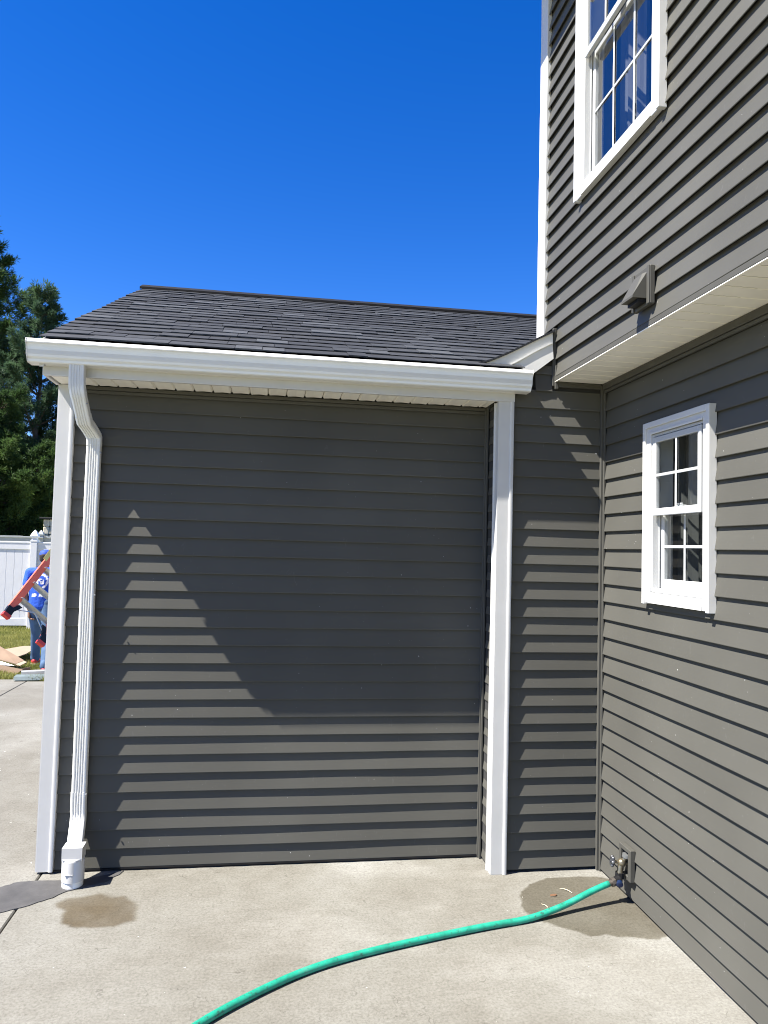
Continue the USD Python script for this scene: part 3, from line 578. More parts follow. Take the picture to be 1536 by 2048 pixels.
put(ev, 'eave_gutter', prism(gp, -9.3, .35, lambda u, v, t: (2.395 - u, t, 5.63 + v)), WHITEM)
put(house, 'roof', prism([(2.36, 5.77), (6.5, 7.5), (10.6, 5.77), (10.6, 5.81), (6.5, 7.56), (2.36, 5.81)], -9.4, .4, lambda u, v, t: (u, t, v)), SHING[1])

def window(w, fn, cols, lbl, CW):
    """double hung window: fn(a,d,h); w outer casing a0,a1,h0,h1"""
    a0, a1, h0, h1 = w
    B = lambda x0, x1, d0, d1, z0, z1, c=.002: mapbox(fn, x0, x1, d0, d1, z0, z1, c)
    i0, i1, j0, j1 = a0 + CW, a1 - CW, h0 + .062, h1 - CW       # clear opening inside the casing
    fr = cat(B(i0 - .009, i0 + .010, -.10, .012, j0 - .004, j1 + .006), B(i1 - .010, i1 + .009, -.10, .012, j0 - .004, j1 + .006), B(i0 + .0105, i1 - .0105, -.10, .011, j1 - .012, j1 + .006), B(i0 + .0105, i1 - .0105, -.10, .013, j0 - .008, j0 + .016),
             B(i0 + .0105, i0 + .016, -.028, -.020, j0 + .017, j1 - .017), B(i1 - .016, i1 - .0105, -.028, -.020, j0 + .017, j1 - .017))
    win = put(house, 'window', fr, SASH, label=lbl)
    # casing: flat board plus raised back band, head taller, sloped sill
    T = .022
    put(win, 'casing', cat(B(a0, i0 - .001, -.008, T - .003, h0 + .0, h1 - .0), B(a0 - .003, a0 + .022, -.010, T + .008, h0 - .006, h1 + .002)), WHITE)
    put(win, 'casing', cat(B(i1 + .001, a1, -.008, T - .003, h0 + .0, h1 - .0), B(a1 - .022, a1 + .003, -.010, T + .008, h0 - .006, h1 + .002)), WHITE)
    put(win, 'head_casing', cat(B(i0 - .0005, i1 + .0005, -.008, T - .0025, j1 + .001, h1 - .0), B(a0 + .0225, a1 - .0225, -.010, T + .0085, h1 - .026, h1 + .0025), B(i0 - .002, i1 + .002, -.006, T + .004, j1 + .001, j1 + .013)), WHITE)
    P = [(-.008, h0 + .001), (T + .002, h0 + .001), (T + .002, h0 + .016), (T - .004, h0 + .03), (.013, j0 - .009), (-.008, j0 - .009)]
    put(win, 'sill', prism(P, i0 - .0005, i1 + .0005, lambda u, v, t: fn(t, u, v)), WHITE)
    mid = (j0 + j1) / 2; L0, L1 = i0 + .0165, i1 - .0165; S = .028
    def sash(z0, z1, d, nm, bottom):
        st = cat(B(L0, L0 + S, d - .022, d, z0, z1), B(L1 - S, L1, d - .022, d, z0, z1), B(L0 + S + .0005, L1 - S - .0005, d - .022, d - .0005, z1 - S, z1), B(L0 + S + .0005, L1 - S - .0005, d - .022, d + .001, z0, z0 + bottom))
        s = put(win, nm, st, SASH)
        g0, g1, q0, q1 = L0 + S, L1 - S, z0 + bottom, z1 - S
        pv = np.array([fn(g0 - .004, d - .0075, q0 - .004), fn(g1 + .004, d - .0075, q0 - .004), fn(g1 + .004, d - .0075, q1 + .004), fn(g0 - .004, d - .0075, q1 + .004)]); put(win, 'pane', (pv, np.array([[0, 2, 1], [0, 3, 2]])), PANE)
        gr = []
        for c in range(1, cols): x = g0 + (g1 - g0) * c / cols; gr.append(B(x - .007, x + .007, d - .0052, d - .0012, q0, q1, .001))
        z = (q0 + q1) / 2; cuts = [g0 + (g1 - g0) * c / cols for c in range(cols + 1)]
        for c in range(cols): gr.append(B(cuts[c] + (.0072 if c else 0), cuts[c + 1] - (.0072 if c < cols - 1 else 0), d - .0050, d - .0014, z - .007, z + .007, .001))
        put(win, 'grille', cat(*gr), GRILLE)
    sash(mid - .018, j1 - .017, .0165, 'upper_sash', .036)
    sash(j0 + .017, mid + .018, -.031, 'lower_sash', .045)
    c = (i0 + i1) / 2
    put(win, 'sash_lock', cat(B(c - .03, c + .03, -.027, -.003, mid + .019, mid + .027, .002), B(c - .012, c + .022, -.020, -.006, mid + .0275, mid + .037, .003)), WHITE)
    put(win, 'track', cat(B(i0 + .0105, i0 + .0155, -.062, -.054, j0 + .017, mid - .02), B(i1 - .0155, i1 - .0105, -.062, -.054, j0 + .017, mid - .02)), WHITE)
    return win
def mapbox(fn, x0, x1, d0, d1, z0, z1, c):
    v, f = box(x0, x1, d0, d1, z0, z1, c); w = np.stack(fn(v[:, 0], v[:, 1], v[:, 2]), 1)
    A = w[f]; vol = np.einsum('ij,ij->i', A[:, 0], np.cross(A[:, 1], A[:, 2])).sum()
    return w, (f if vol > 0 else f[:, ::-1])
window(DW, ywall(XD), 2, 'small white double hung window in the lower wall', .062)
window(UW, ywall(XU), 3, 'larger white double hung window in the upper wall', .082)
def curtain(x, y0, y1, z0, z1, seed):
    n = 40; t = np.linspace(y0, y1, n); xx = x + .02 * np.sin(np.linspace(0, (y1 - y0) * 70, n)) + .006 * np.sin(np.linspace(0, (y1 - y0) * 190 + seed, n))
    v = np.vstack([np.c_[xx, t, np.full(n, z0)], np.c_[xx, t, np.full(n, z1)], np.c_[xx + .004, t, np.full(n, z0)], np.c_[xx + .004, t, np.full(n, z1)]])
    k = np.arange(n - 1); q = np.vstack([np.c_[k, k + 1, n + k + 1, n + k], np.c_[2 * n + k, 3 * n + k, 3 * n + k + 1, 2 * n + k + 1]]); return v, np.vstack([q[:, [0, 1, 2]], q[:, [0, 2, 3]]])
put(house, 'curtain', curtain(XU + .24, -1.44, -1.25, 3.8, 5.4, 1), CURT)
put(house, 'curtain', curtain(XU + .24, -.84, -.56, 3.8, 5.4, 2), CURT)
DCUR = simple('grey_curtain_cloth', (0.045, 0.047, 0.043), 0.9); put(house, 'curtain', curtain(XD + .16, -1.16, -.70, 1.5, 2.5, 3), DCUR); put(house, 'curtain', curtain(XD + .17, -1.42, -1.20, 1.5, 2.5, 5), DCUR)
put(house, 'cupboard', box(4.1, 4.5, -.75, -.25, .121, 1.72, .01), CARD); put(house, 'cupboard', box(4.2, 4.6, -1.5, -.9, .121, 1.66, .01), CARD)
# exhaust hood on the upper wall
vh = put(house, 'vent_hood', hull([(XU - .022, -1.352, 3.042), (XU - .022, -1.245, 3.042), (XU - .034, -1.335, 3.040), (XU - .034, -1.262, 3.040), (XU - .088, -1.352, 2.935), (XU - .088, -1.245, 2.935), (XU - .088, -1.352, 2.925), (XU - .088, -1.245, 2.925), (XU - .022, -1.352, 2.925), (XU - .022, -1.245, 2.925)]), STRIM)
put(vh, 'flange', cat(box(XU - .021, XU + .004, -1.378, -1.222, 2.895, 3.068, .004), box(XU - .027, XU - .0215, -1.378, -1.356, 2.895, 3.068, .003), box(XU - .027, XU - .0215, -1.243, -1.222, 2.895, 3.068, .003)), STRIM)
put(vh, 'damper', box(XU - .06, XU - .023, -1.345, -1.252, 2.908, 2.9235), BLACKP)
# hose bib and its mounting block
by0, by1, bz0, bz1 = -.655, -.526, .098, .262
fr = cat(box(XD - .024, XD + .004, by0, by0 + .028, bz0, bz1, .003), box(XD - .024, XD + .004, by1 - .022, by1, bz0, bz1, .003), box(XD - .0245, XD + .004, by0 + .0285, by1 - .0225, bz1 - .024, bz1, .003), box(XD - .0245, XD + .004, by0 + .0285, by1 - .0225, bz0, bz0 + .024, .003))
blk = put(house, 'mounting_block', cat(fr, box(XD - .004, XD + .004, by0 + .02, by1 - .02, bz0 + .02, bz1 - .02)), STRIM, label='grey square mounting block around the spigot')
ty, tz = -.592, .178; XF = XD + .045
def cyl(p, q, r, n=16): return tube([p, q], r, n)
sp = put(house, 'spigot', cat(cyl((XF - .042, ty, tz), (XF - .075, ty, tz), .014), cyl((XF - .03, ty, tz), (XF - .048, ty, tz), .021, 6), hull(list(map(tuple, trimesh.creation.icosphere(2, .023).vertices + np.array([XF - .085, ty, tz])))),
                              tube([(XF - .085, ty, tz), (XF - .095, ty - .004, tz - .022), (XF - .098, ty - .008, tz - .048)], [.016, .015, .0165], 14), cyl((XF - .085, ty, tz), (XF - .062, ty - .008, tz + .034), .012), cyl((XF - .09, ty, tz), (XF - .128, ty + .008, tz + .006), .008)), BRASS, smooth=40)
put(sp, 'vacuum_breaker', cat(cyl((XF - .062, ty - .008, tz + .03), (XF - .060, ty - .009, tz + .046), .0235, 20)), simple('dull_grey_cap', (0.11, 0.115, 0.115), 0.5), smooth=40)
wh = []
for k in range(6):
    a = k * math.pi / 3; c0 = np.array([XF - .133, ty + .0085, tz + .007]); ax = np.array([-.96, .2, .15]); ax /= np.linalg.norm(ax)
    u = np.cross(ax, [0, 0, 1]); u /= np.linalg.norm(u); v = np.cross(ax, u); d = math.cos(a) * u + math.sin(a) * v
    wh.append(hull(trimesh.creation.icosphere(1, .0095).vertices + (c0 + d * .021)))
wh.append(cyl(c0 - ax * .007, c0 + ax * .009, .021, 18)); wh.append(cyl(c0 + ax * .009, c0 + ax * .013, .007, 8))
put(sp, 'handle', cat(*wh), simple('worn_grey_handle', (0.16, 0.165, 0.175), 0.3, metal=0.7, var=0.5), smooth=40)

# ------------------------------------------------------------------ garden hose
HR = .0157; hz = ZG + HR
hose = thing('garden_hose', 'bright green garden hose curving across the concrete from the wall spigot', 'hose', (1.7, -1.0, ZG))
hp = [(-.35, -3.9, hz), (.05, -3.0, hz), (.40, -2.3, hz), (.70, -1.80, hz), (.993, -1.406, hz), (1.183, -1.246, hz), (1.42, -1.092, hz), (1.74, -.966, hz), (2.087, -.866, hz), (2.36, -.800, hz), (2.50, -.770, hz + .001), (2.62, -.735, hz + .012), (2.74, -.695, .030), (2.86, -.660, .060), (2.95, -.636, .080), (2.990, -.627, .088)]
hb = put(hose, 'hose_tube', tube(hp, HR, 16, smooth_n=260), HOSE, smooth=True)
d0 = np.array([.045, .011, .0085]); d0 /= np.linalg.norm(d0); q0 = np.array(hp[-1])
put(hose, 'coupling', cat(tube([q0 - d0 * .004, q0 + d0 * .018], .0145, 14), tube([q0 + d0 * .018, q0 + d0 * .0185, q0 + d0 * .036, q0 + d0 * .0365], [.017, .0225, .0225, .017], 8)), simple('dirty_metal', (0.13, 0.115, 0.10), 0.45, metal=0.6, var=0.5), smooth=30)
v0 = q0 + d0 * .062
put(hose, 'shutoff_valve', cat(hull(trimesh.creation.icosphere(2, .023).vertices + v0), tube([q0 + d0 * .035, v0 + d0 * .004], [.021, .024], 12), tube([v0 + (0, 0, .005), (XF - .1, ty - .008, tz - .068)], [.018, .020], 14), tube([(XF - .1, ty - .008, tz - .074), (XF - .0985, ty - .008, tz - .045)], .0235, 10)), BLACKP, smooth=35)
put(hose, 'valve_knob', tube([v0 + np.array([-.004, -.020, -.004]), v0 + np.array([-.008, -.036, -.010]), v0 + np.array([-.009, -.040, -.011])], [.0165, .0175, .012], 16), BLUEP, smooth=35)

# little things on the concrete
def twig(p, q, r, bend):
    p, q = np.array(p), np.array(q); m = (p + q) / 2 + np.array(bend); return tube([p, m, q], [r * .6, r, r * .8], 6, smooth_n=7)
lone('twig', twig((2.80, -.44, ZG + .003), (2.845, -.50, ZG + .004), .0016, (.003, .004, .004)), TWIGM, 'pale curled wood shaving on the damp patch nearer the house wall', 'wood shaving')
lone('twig', twig((2.635, -.60, ZG + .003), (2.655, -.64, ZG + .003), .0014, (.004, .002, .002)), TWIGM, 'pale wood shaving on the damp patch just above the green hose', 'wood shaving')
a = np.linspace(0, 2 * math.pi, 14, endpoint=False)
lf = np.c_[2.735 + .019 * np.cos(a), -.512 + .010 * np.sin(a) + .003 * np.cos(3 * a), ZG + .003 + .003 * np.cos(a)]
lone('dead_leaf', hull(np.vstack([lf, lf + (0, 0, .0012)])), LEAFM, 'small dark brown leaf lying on the damp concrete', 'leaf')
def specks(n, seed, x, y, s):
    r = np.random.default_rng(seed); ms = []
    while len(ms) < n:
        c = np.array([r.uniform(*x), r.uniform(*y), ZG]);
        if c[1] > -.02 and c[0] > -.02: continue
        k = s * r.uniform(.4, 1.3); p = r.normal(size=(6, 3)) * (k, k * .7, k * .25); p[:, 2] = np.abs(p[:, 2]); ms.append(hull(p + c + (0, 0, .0003)))
    return cat(*ms)
lone('debris_chips', cat(specks(40, 1, (.05, 3.05), (-1.9, -.03), .0018), specks(45, 2, (-1.2, 0), (-.5, 3.2), .0042)), CHIP, 'tiny white chips scattered over the concrete', kind='stuff')
lone('dirt_specks', cat(specks(110, 3, (.05, 3.05), (-1.9, -.03), .0016), specks(25, 6, (-1.2, 0), (-.5, 3.2), .004)), SPECK, 'tiny dark grit specks scattered over the concrete', kind='stuff')

# ------------------------------------------------------------------ fences
FY = 11.8
fence = thing('vinyl_fence', 'white vinyl privacy fence with capped posts behind the lawn', 'fence', (-3.65, FY, -.03))
posts = [-3.65 + 2.44 * k for k in range(-3, 3)]
def cap(x, y, z, s):
    pr = [(0, 0), (s * 1.15, 0), (s * 1.15, .03), (s * .8, .035), (s * .8, .085), (s * 1.2, .10), (s * 1.25, .115), (s * .95, .16), (s * .45, .215), (0, .245)]
    vs = []
    out = []
    for (r0, z0), (r1, z1) in zip(pr[1:-1], pr[2:]):
        sq = lambda r, zz: [(x + a * max(r, .001), y + b * max(r, .001), z + zz) for a in (-1, 1) for b in (-1, 1)]
        out.append(hull(sq(r0, z0) + sq(r1, z1 + 1e-4)))
    return cat(*out)
for x in posts:
    p = put(fence, 'post', box(x - .064, x + .064, FY - .064, FY + .064, -.1, 1.765, .004), FENCE)
    put(p, 'post_cap', cap(x, FY, 1.764, .060), FENCE)
for x0, x1 in zip(posts[:-1], posts[1:]):
    put(fence, 'top_rail', cat(box(x0 + .065, x1 - .065, FY - .026, FY + .026, 1.60, 1.755, .005), box(x0 + .065, x1 - .065, FY - .033, FY + .033, 1.728, 1.757, .004)), FENCE)
    put(fence, 'bottom_rail', box(x0 + .065, x1 - .065, FY - .026, FY + .026, .04, .19, .005), FENCE)
    n = 15; w = (x1 - x0 - .13) / n
    for k in range(n):
        xa = x0 + .065 + k * w
        put(fence, 'plank', box(xa + .0015, xa + w - .0015, FY - .012, FY + .012, .185, 1.61, .004), FENCE)
gf = thing('neighbour_fence', 'white vinyl fence top with tree shade painted in as grey behind the white fence', 'fence', (-6.2, 19, -.03))
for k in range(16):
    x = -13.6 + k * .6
    put(gf, 'panel', box(x, x + .596, 18.99, 19.01, -.1, 1.86), SHADED_FENCE)
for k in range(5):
    x = -12.95 + k * 2.44; p = put(gf, 'post', box(x - .06, x + .06, 18.92, 18.985, -.1, 1.86), SHADED_FENCE); put(p, 'post_cap', cap(x, 18.95, 1.86, .06), SHADED_FENCE)
put(gf, 'top_rail', box(-13.6, -4.0, 18.97, 19.03, 1.861, 1.91, .004), SHADED_FENCE)
pil = thing('stone_pillar', 'small pale mottled pillar with dark flat cap under the pines', 'pillar', (-5.62, 19.8, -.03))  # unidentified pale speckled upright, modelled as stacked pieces with a dark cap
rp = random.Random(3)
for k in range(11):
    for s in range(2):
        x = -5.80 + s * .18; put(pil, 'stone', box(x + .004, x + .176 + rp.uniform(-.02, 0), 19.65 + rp.uniform(0, .02), 19.95, -.1 + k * .232, -.1 + k * .232 + .226, .02), MOTTLE)
put(pil, 'cap_stone', box(-5.90, -5.34, 19.58, 20.02, 2.455, 2.51, .01), BLACKP)

# ------------------------------------------------------------------ pines
def pine(name, label, base, height, rad, seed, mat, low=.08, shape=1.0, droop=0.0, needle=.16, dens=1.0):
    r = np.random.default_rng(seed); bx, by, bz = base
    t = thing(name, label, 'tree', base)
    tr = [(bx + .05 * math.sin(k), by + .05 * math.cos(1.7 * k), bz + height * .093 * k) for k in range(11)]
    wood = [tube(tr, [max(.02, .20 * (height / 12) * (1 - k / 10.2)) for k in range(11)], 9)]
    tufts = []          # (pos, dir, size)
    z = height * low
    while z < height * .975:
        f = (z / height - low) / (1 - low); R = rad * (1 - f) ** shape * (.75 + .25 * math.sin(f * 9 + seed)) + .12
        nb = r.integers(6, 9); a0 = r.uniform(0, 6.28)
        for b in range(nb):
            a = a0 + b * 6.283 / nb + r.uniform(-.25, .25); Lb = R * r.uniform(.65, 1.18); up = .12 + .45 * f - droop + r.uniform(-.1, .15)
            p0 = np.array([bx, by, bz + z]); d = np.array([math.cos(a), math.sin(a), 0]); pts = []
            for s in np.linspace(0, 1, 6): pts.append(p0 + d * Lb * s + np.array([0, 0, Lb * (up * s + .22 * s * s * (1 if up > -.1 else .3))]))
            wood.append(tube(pts, np.linspace(.03, .006, 6) * (.6 + Lb / 3), 4))
            nt = max(3, int(Lb * 10 * dens))
            for k in range(nt):
                s = r.uniform(.28, 1.0) ** .8; p = np.array([np.interp(s, np.linspace(0, 1, 6), [q[c] for q in pts]) for c in range(3)])
                side = np.array([-d[1], d[0], 0]) * r.uniform(-1, 1) * Lb * .40 * (1.15 - s); off = side + np.array([0, 0, r.uniform(-.06, .14)])
                tw = d * .6 + side * .8 / (np.linalg.norm(side) + .3) + np.array([0, 0, .55]); tw /= np.linalg.norm(tw)
                nk = int(r.integers(3, 6))
                for q in range(nk): tufts.append((p + off * (q + 1) / nk + r.normal(size=3) * .06, tw + r.normal(size=3) * .25, needle * r.uniform(.7, 1.3)))
        z += max(.30, height * .046) * r.uniform(.8, 1.25)
    tufts.append((np.array([bx, by, bz + height]), np.array([0, 0, 1.0]), needle * 1.6))
    P = np.array([q[0] for q in tufts]); D = np.array([q[1] for q in tufts]); S = np.array([q[2] for q in tufts]); D /= np.linalg.norm(D, axis=1, keepdims=True)
    m = 10; n = len(P)
    rd = r.normal(size=(n, m, 3)); rd /= np.linalg.norm(rd, axis=2, keepdims=True); nd = D[:, None] * .75 + rd * .85; nd /= np.linalg.norm(nd, axis=2, keepdims=True)
    sd = np.cross(nd, r.normal(size=(n, m, 3))); sd /= np.linalg.norm(sd, axis=2, keepdims=True); w = .014
    root = P[:, None] + rd * .02; tip = root + nd * S[:, None, None]
    mid = (root + tip) / 2
    V = np.stack([root, mid - sd * w, tip, mid + sd * w], 2).reshape(-1, 3); k = np.arange(n * m)[:, None] * 4
    put(t, 'trunk', cat(*wood), BARK)
    put(t, 'crown', (V, np.vstack([k + [0, 1, 2], k + [0, 2, 3]])), mat)
    return t
pine('pine_tree', 'tallest dark pine at the left edge reaching out ragged boughs against the sky', (-10.0, 25.0, 0), 14.4, 4.1, 21, NEEDLE, .05, .75, .05, .20, 1.3)
pine('pine_tree', 'blue green pine with a pointed top just left of the garage roof', (-7.6, 24.5, 0), 11.4, 3.2, 22, NEEDLEB, .04, .55, -.05, .17, 1.7)
pine('pine_tree', 'broad bushy pine with bright lit tips low behind the white fence', (-7.9, 21.6, 0), 6.6, 2.7, 23, NEEDLE, .03, .45, .02, .16, 2.2)
pine('pine_tree', 'shaded dark pine mostly hidden behind the garage corner post', (-5.4, 26.5, 0), 10.0, 3.6, 24, NEEDLE, .03, .5, .0, .18, 1.5)

# ------------------------------------------------------------------ boxes and boards on the grass
def flat(pts, th, up=(0, 0, 1)): p = np.array(pts, float); return hull(np.vstack([p, p + np.array(up) * th]))
BRDA = simple('pale_board', (0.24, 0.245, 0.24), 0.7, var=0.3); BRDB = simple('blue_grey_board', (0.13, 0.165, 0.17), 0.7, var=0.3)
cb = thing('cardboard_box', 'brown flattened cardboard box lying open on the grass near the concrete', 'box', (-2.6, 6.9, 0))
put(cb, 'side', flat([(-2.164, 6.324, -.02), (-3.3, 7.05, -.02), (-3.3, 7.05, .13), (-2.52, 6.56, .085), (-2.06, 6.27, .055)], .01, (.35, .55, 0)), CARD)
put(cb, 'end_panel', flat([(-2.164, 6.324, -.02), (-2.03, 6.46, -.02), (-2.02, 6.47, .06), (-2.10, 6.31, .058)], .01, (-.5, .4, 0)), CARD)
put(cb, 'top_panel', flat([(-3.2, 7.05, .37), (-2.57, 6.9, .27), (-2.17, 6.68, .105), (-2.25, 6.58, .075), (-2.50, 6.70, .15), (-3.2, 6.95, .24)], .010), CARD, label='tilted tan top panel')
put(cb, 'end_flap', flat([(-2.185, 6.70, .10), (-2.08, 6.5, .112), (-2.14, 6.42, .078), (-2.26, 6.60, .07)], .008), CARDL)
put(cb, 'liner', flat([(-3.2, 6.94, .15), (-2.50, 6.64, .115), (-2.24, 6.50, .066), (-2.5, 6.55, .075), (-3.2, 6.98, .10)], .006), CHIP)
put(cb, 'base', flat([(-2.16, 6.335, -.02), (-2.04, 6.45, -.02), (-2.4, 7.1, -.02), (-3.28, 7.08, -.02)], .01), CARD)
cb2 = thing('cardboard_sheet', 'pale opened cardboard sheet on the grass behind the brown box', 'cardboard', (-2.55, 7.6, 0))
put(cb2, 'sheet', flat([(-2.80, 7.72, .11), (-2.62, 8.05, .12), (-2.46, 8.07, .12), (-2.36, 7.35, .10), (-2.40, 7.16, .09), (-2.56, 7.26, .10)], .010), CARDL)
put(cb2, 'side_flap', flat([(-2.355, 7.33, .10), (-2.455, 8.06, .12), (-2.36, 8.02, .20), (-2.27, 7.36, .16)], .010), CARDL)
put(cb2, 'folded_edge', flat([(-2.80, 7.70, .0), (-2.56, 7.24, .0), (-2.40, 7.14, .0), (-2.40, 7.14, .088), (-2.56, 7.24, .098), (-2.80, 7.70, .108)], .008, (-.6, -.6, 0)), CARD)
for k, (x0, y0, x1, y1, z, w, m, lb) in enumerate([(-2.0, 6.02, -.9, 6.35, .03, .16, BRDA, 'pale grey offcut board on the grass, upper of the two by the red shoes'), (-2.02, 5.86, -.85, 5.98, .0, .2, BRDB, 'blue grey offcut board on the grass along the concrete edge')]):
    d = np.array([x1 - x0, y1 - y0, 0]); n = np.array([-d[1], d[0], 0]) / np.linalg.norm(d) * w / 2; p, q = np.array([x0, y0, z]), np.array([x1, y1, z])
    lone('board_offcut', hull(np.vstack([p - n, p + n, q - n, q + n, p - n * .8 + (0, 0, .045), p + n * .8 + (0, 0, .045), q - n * .8 + (0, 0, .045), q + n * .8 + (0, 0, .045)])), m, lb, 'board')

# ------------------------------------------------------------------ stepladder (carried)
u = np.array([.213, .695, .687]); u /= np.linalg.norm(u)
F1, F2 = np.array([-2.121, 5.75, .844]), np.array([-1.763, 6.01, .46])
w = F2 - F1; WD = np.linalg.norm(w); w /= WD; u -= w * (u @ w); u /= np.linalg.norm(u); nv = np.cross(w, u)
lad = thing('stepladder', 'orange fibreglass stepladder with aluminium steps carried tilted by the worker', 'ladder', tuple(F1))
def bar(p, q, hw, hn, W=None, N=None):
    W = w if W is None else W; N = nv if N is None else N
    return hull([np.array(x) + W * a * hw + N * b * hn for x in (p, q) for a in (-1, 1) for b in (-1, 1)])
LL = 2.0
for s, F in ((1, F1), (-1, F2)):
    tp = F + u * LL + w * s * .10
    rail = put(lad, 'rail', cat(bar(F + u * .06, tp, .040, .004), bar(F + u * .06 + w * .042 - nv * .016, tp + w * .042 - nv * .016, .0035, .02), bar(F + u * .06 - w * .042 - nv * .016, tp - w * .042 - nv * .016, .0035, .02)), ORANGE)
    put(rail, 'foot', cat(bar(F - u * .0, F + u * .11, .050, .024), bar(F + u * .09 + w * s * .03, F + u * .20 + w * s * .085, .03, .018)), BLACKP)
    put(rail, 'foot_pad', bar(F - u * .05, F - u * .001, .054, .030), REDP)
    if s == 1: put(rail, 'sticker', bar(F + u * 1.00 + nv * .0045, F + u * 1.20 + nv * .0045, .030, .001), YELLOW)
for k, s in enumerate(np.arange(.30, 1.95, .30)):
    a = F1 + u * s + w * (.10 * s / LL + .01); b = F2 + u * s - w * (.10 * s / LL + .01)
    put(lad, 'step', cat(bar(a, b, .0, .045, u, nv) if False else hull([x + u * p_ + nv * q_ for x in (a, b) for p_ in (-.004, .004) for q_ in (-.045, .045)]), hull([x + u * p_ - nv * .043 for x in (a, b) for p_ in (-.028, .0)] + [x + u * p_ - nv * .040 for x in (a, b) for p_ in (-.028, .0)])), ALU)
for s, A, Bq in ((1, F1, F2), (-1, F2, F1)):
    put(lad, 'brace', bar(A + u * .10 + w * s * .02, (A + Bq) / 2 + u * .27, .011, .004), ALU)

# ------------------------------------------------------------------ person
def body(bones, res=.02, it=8):
    M_ = None
    for (p, rp_, q, rq) in bones:
        def ball(c, r_):
            r_ = np.broadcast_to(r_, 3); return m3.Manifold.sphere(1.0, 20).scale(tuple(map(float, r_))).translate(tuple(map(float, c)))
        h = m3.Manifold.batch_hull([ball(p, rp_), ball(q, rq)]); M_ = h if M_ is None else M_ + h
    mm = M_.refine_to_length(res).to_mesh(); t = trimesh.Trimesh(np.array(mm.vert_properties[:, :3], float), np.array(mm.tri_verts), process=True)
    trimesh.smoothing.filter_taubin(t, iterations=it); return t
A_ = lambda *x: np.array(x, float)
per = thing('person', 'person in blue cap, blue shirt, jeans and red shoes walking away with the ladder', 'person', (-2.0, 6.75, ZG))
G0 = -.02
hipL, hipR = A_(-2.10, 6.80, .86), A_(-1.92, 6.76, .86); knL, knR = A_(-2.13, 7.02, .47), A_(-1.87, 6.66, .46); anL, anR = A_(-2.17, 7.16, .085), A_(-1.81, 6.38, .085)
pel, chest, neck = A_(-2.01, 6.78, .93), A_(-2.015, 6.80, 1.24), A_(-2.005, 6.84, 1.43); head = A_(-2.005, 6.87, 1.545)
shL, shR = A_(-2.185, 6.80, 1.335), A_(-1.845, 6.80, 1.345); elL, elR = A_(-2.225, 6.74, 1.05), A_(-1.66, 6.68, 1.12); wrL, wrR = A_(-2.165, 6.78, .80), A_(-1.56, 6.48, 1.17)
def limb(p, a, q, b): return (p, a, q, b)
bones = [limb(neck - (0, .01, .05), .06, neck + (0, .01, .05), .055), (head + (0, .005, -.05), (.062, .078, .075), head + (0, -.005, .03), (.076, .094, .085)),
         (shL, .05, elL, .04), (elL, .038, wrL, .026), (shR, .05, elR, .04), (elR, .038, wrR, .026), (pel, (.15, .10, .1), chest, (.15, .10, .1)),
         (shL, .05, shR, .05), (hipL, .08, knL, .05), (hipR, .08, knR, .05), (knL, .048, anL, .036), (knR, .048, anR, .036),
         (head + (-.076, 0, -.015), (.012, .02, .03), head + (-.074, .004, -.01), (.012, .02, .03)), (head + (.076, 0, -.015), (.012, .02, .03), head + (.074, .004, -.01), (.012, .02, .03)),
         (head + (0, .095, -.012), .014, head + (0, .085, .012), .009)]
def hand(wr, fd, side, curl):
    """palm, four unequal curled fingers and a thumb. fd: hand direction, side: towards the thumb"""
    fd = fd / np.linalg.norm(fd); side = side - fd * (side @ fd); side /= np.linalg.norm(side); cd = np.cross(fd, side) * curl
    out = [(wr, .027, wr + fd * .085 + side * .02, .018), (wr, .026, wr + fd * .085 - side * .025, .017)]
    for k, (o, l) in enumerate([(.030, .068), (.010, .076), (-.010, .070), (-.029, .056)]):
        a = wr + fd * .085 + side * o; b = a + fd * l * .45 + cd * l * .18; c_ = b + fd * l * .2 + cd * l * .35; e_ = c_ - fd * l * .1 + cd * l * .25
        out += [(a, .0095, b, .009), (b, .009, c_, .0085), (c_, .0085, e_, .0075)]
    a = wr + fd * .03 + side * .028; b = a + fd * .03 + side * .022 + cd * .01; c_ = b + fd * .028 + cd * .012
    return out + [(a, .013, b, .0105), (b, .0105, c_, .009)]
bones += hand(wrL, A_(.1, .1, -1), A_(.2, 1, 0), 1) + hand(wrR, A_(.25, -.9, .25), A_(0, .2, 1), -1)
put(per, 'body', body(bones, .012, 6), SKIN, smooth=True)
put(per, 'hair', body([(head + (0, -.02, -.015), (.078, .082, .06), head + (0, -.02, .03), (.081, .09, .07))], .02), GLOVE, smooth=True)
put(per, 'cap', cat(body([(head + (0, -.004, .045), (.087, .103, .04), head + (0, 0, .065), (.084, .098, .055))], .02), hull([head + (sx * .07 * math.cos(a), .09 + .085 * math.sin(a), .03 + dz + .012 * math.cos(a * 2)) for sx in (-1, 1) for a in np.linspace(0, 1.57, 6) for dz in (0, .006)])), CAPM, smooth=40)
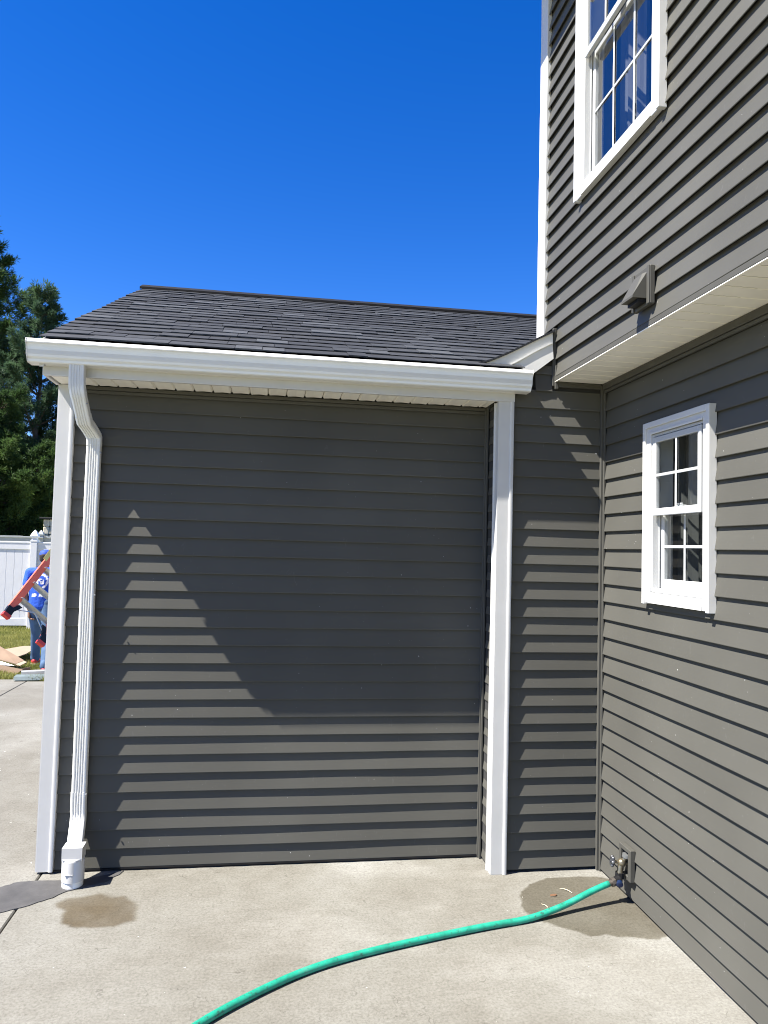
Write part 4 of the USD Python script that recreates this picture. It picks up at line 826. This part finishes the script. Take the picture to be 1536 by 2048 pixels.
sh = [(pel + (0, 0, -.07), (.178, .128, .06), pel + (0, 0, .08), (.172, .122, .1)), (pel + (0, 0, .08), (.172, .122, .1), chest, (.182, .128, .1)), (chest, (.182, .128, .1), (shL + shR) / 2 + (0, 0, .0), (.14, .085, .06)), (shL, .070, shR, .070), ((shL + shR) / 2, (.1, .07, .06), neck - (0, 0, .03), (.068, .068, .02)),
      (shL, .070, shL * .45 + elL * .55, .064), (shR, .070, shR * .45 + elR * .55, .064)]
st = body(sh, .014, 8)
sv = np.array(st.vertices); dx, dz = sv[:, 0] - chest[0] + .0, sv[:, 2] - (chest[2] - .02); rr = np.hypot(dx, dz); backs = sv[:, 1] < chest[1] - .02
nz = meshkit.noise(sv * 38, 3)
pr = ((rr > .085) & (rr < .11)) | ((np.abs(dz) < .035) & (np.abs(dx) < .055) & (nz > .42)) | ((np.abs(dz + .19) < .022) & (np.abs(dx) < .10) & (nz > .38))
put(per, 'shirt', st, SHIRT, smooth=True, prim_float={'print': (pr & backs).astype(float)}) if False else put(per, 'shirt', (sv, np.array(st.faces)), SHIRT, smooth=True, prim_float={'print': (pr & backs).astype(float)})
put(per, 'jeans', body([(hipL + (0, 0, .05), .10, hipR + (0, 0, .05), .10), (hipL, .105, knL, .072), (hipR, .105, knR, .072), (knL, .072, anL + (0, 0, .0), .060), (knR, .072, anR + (0, 0, .0), .060), (anL + (0, 0, .02), .064, anL + (0, 0, .0), .066), (anR + (0, 0, .02), .064, anR, .066)], .016, 5), JEANS, smooth=True)
for an, fd in ((anL, A_(-.05, 1, 0)), (anR, A_(.02, 1, 0))):
    fd = fd / np.linalg.norm(fd); z0 = A_(0, 0, 0)
    s = put(per, 'shoe', body([(A_(an[0], an[1] - .03, G0 + .055), (.040, .045, .045), A_(*(an[:2] + fd[:2] * .17), G0 + .036), (.045, .05, .026)), (an, .043, A_(an[0], an[1], G0 + .05), .045)], .012, 5), SHOE, smooth=True)
    put(s, 'sole', hull([(an[0] + fd[0] * q + sx * .045, an[1] - .03 + q, z) for q in (-.05, .23) for sx in (-1, 1) for z in (G0, G0 + .022)]), SOLE)
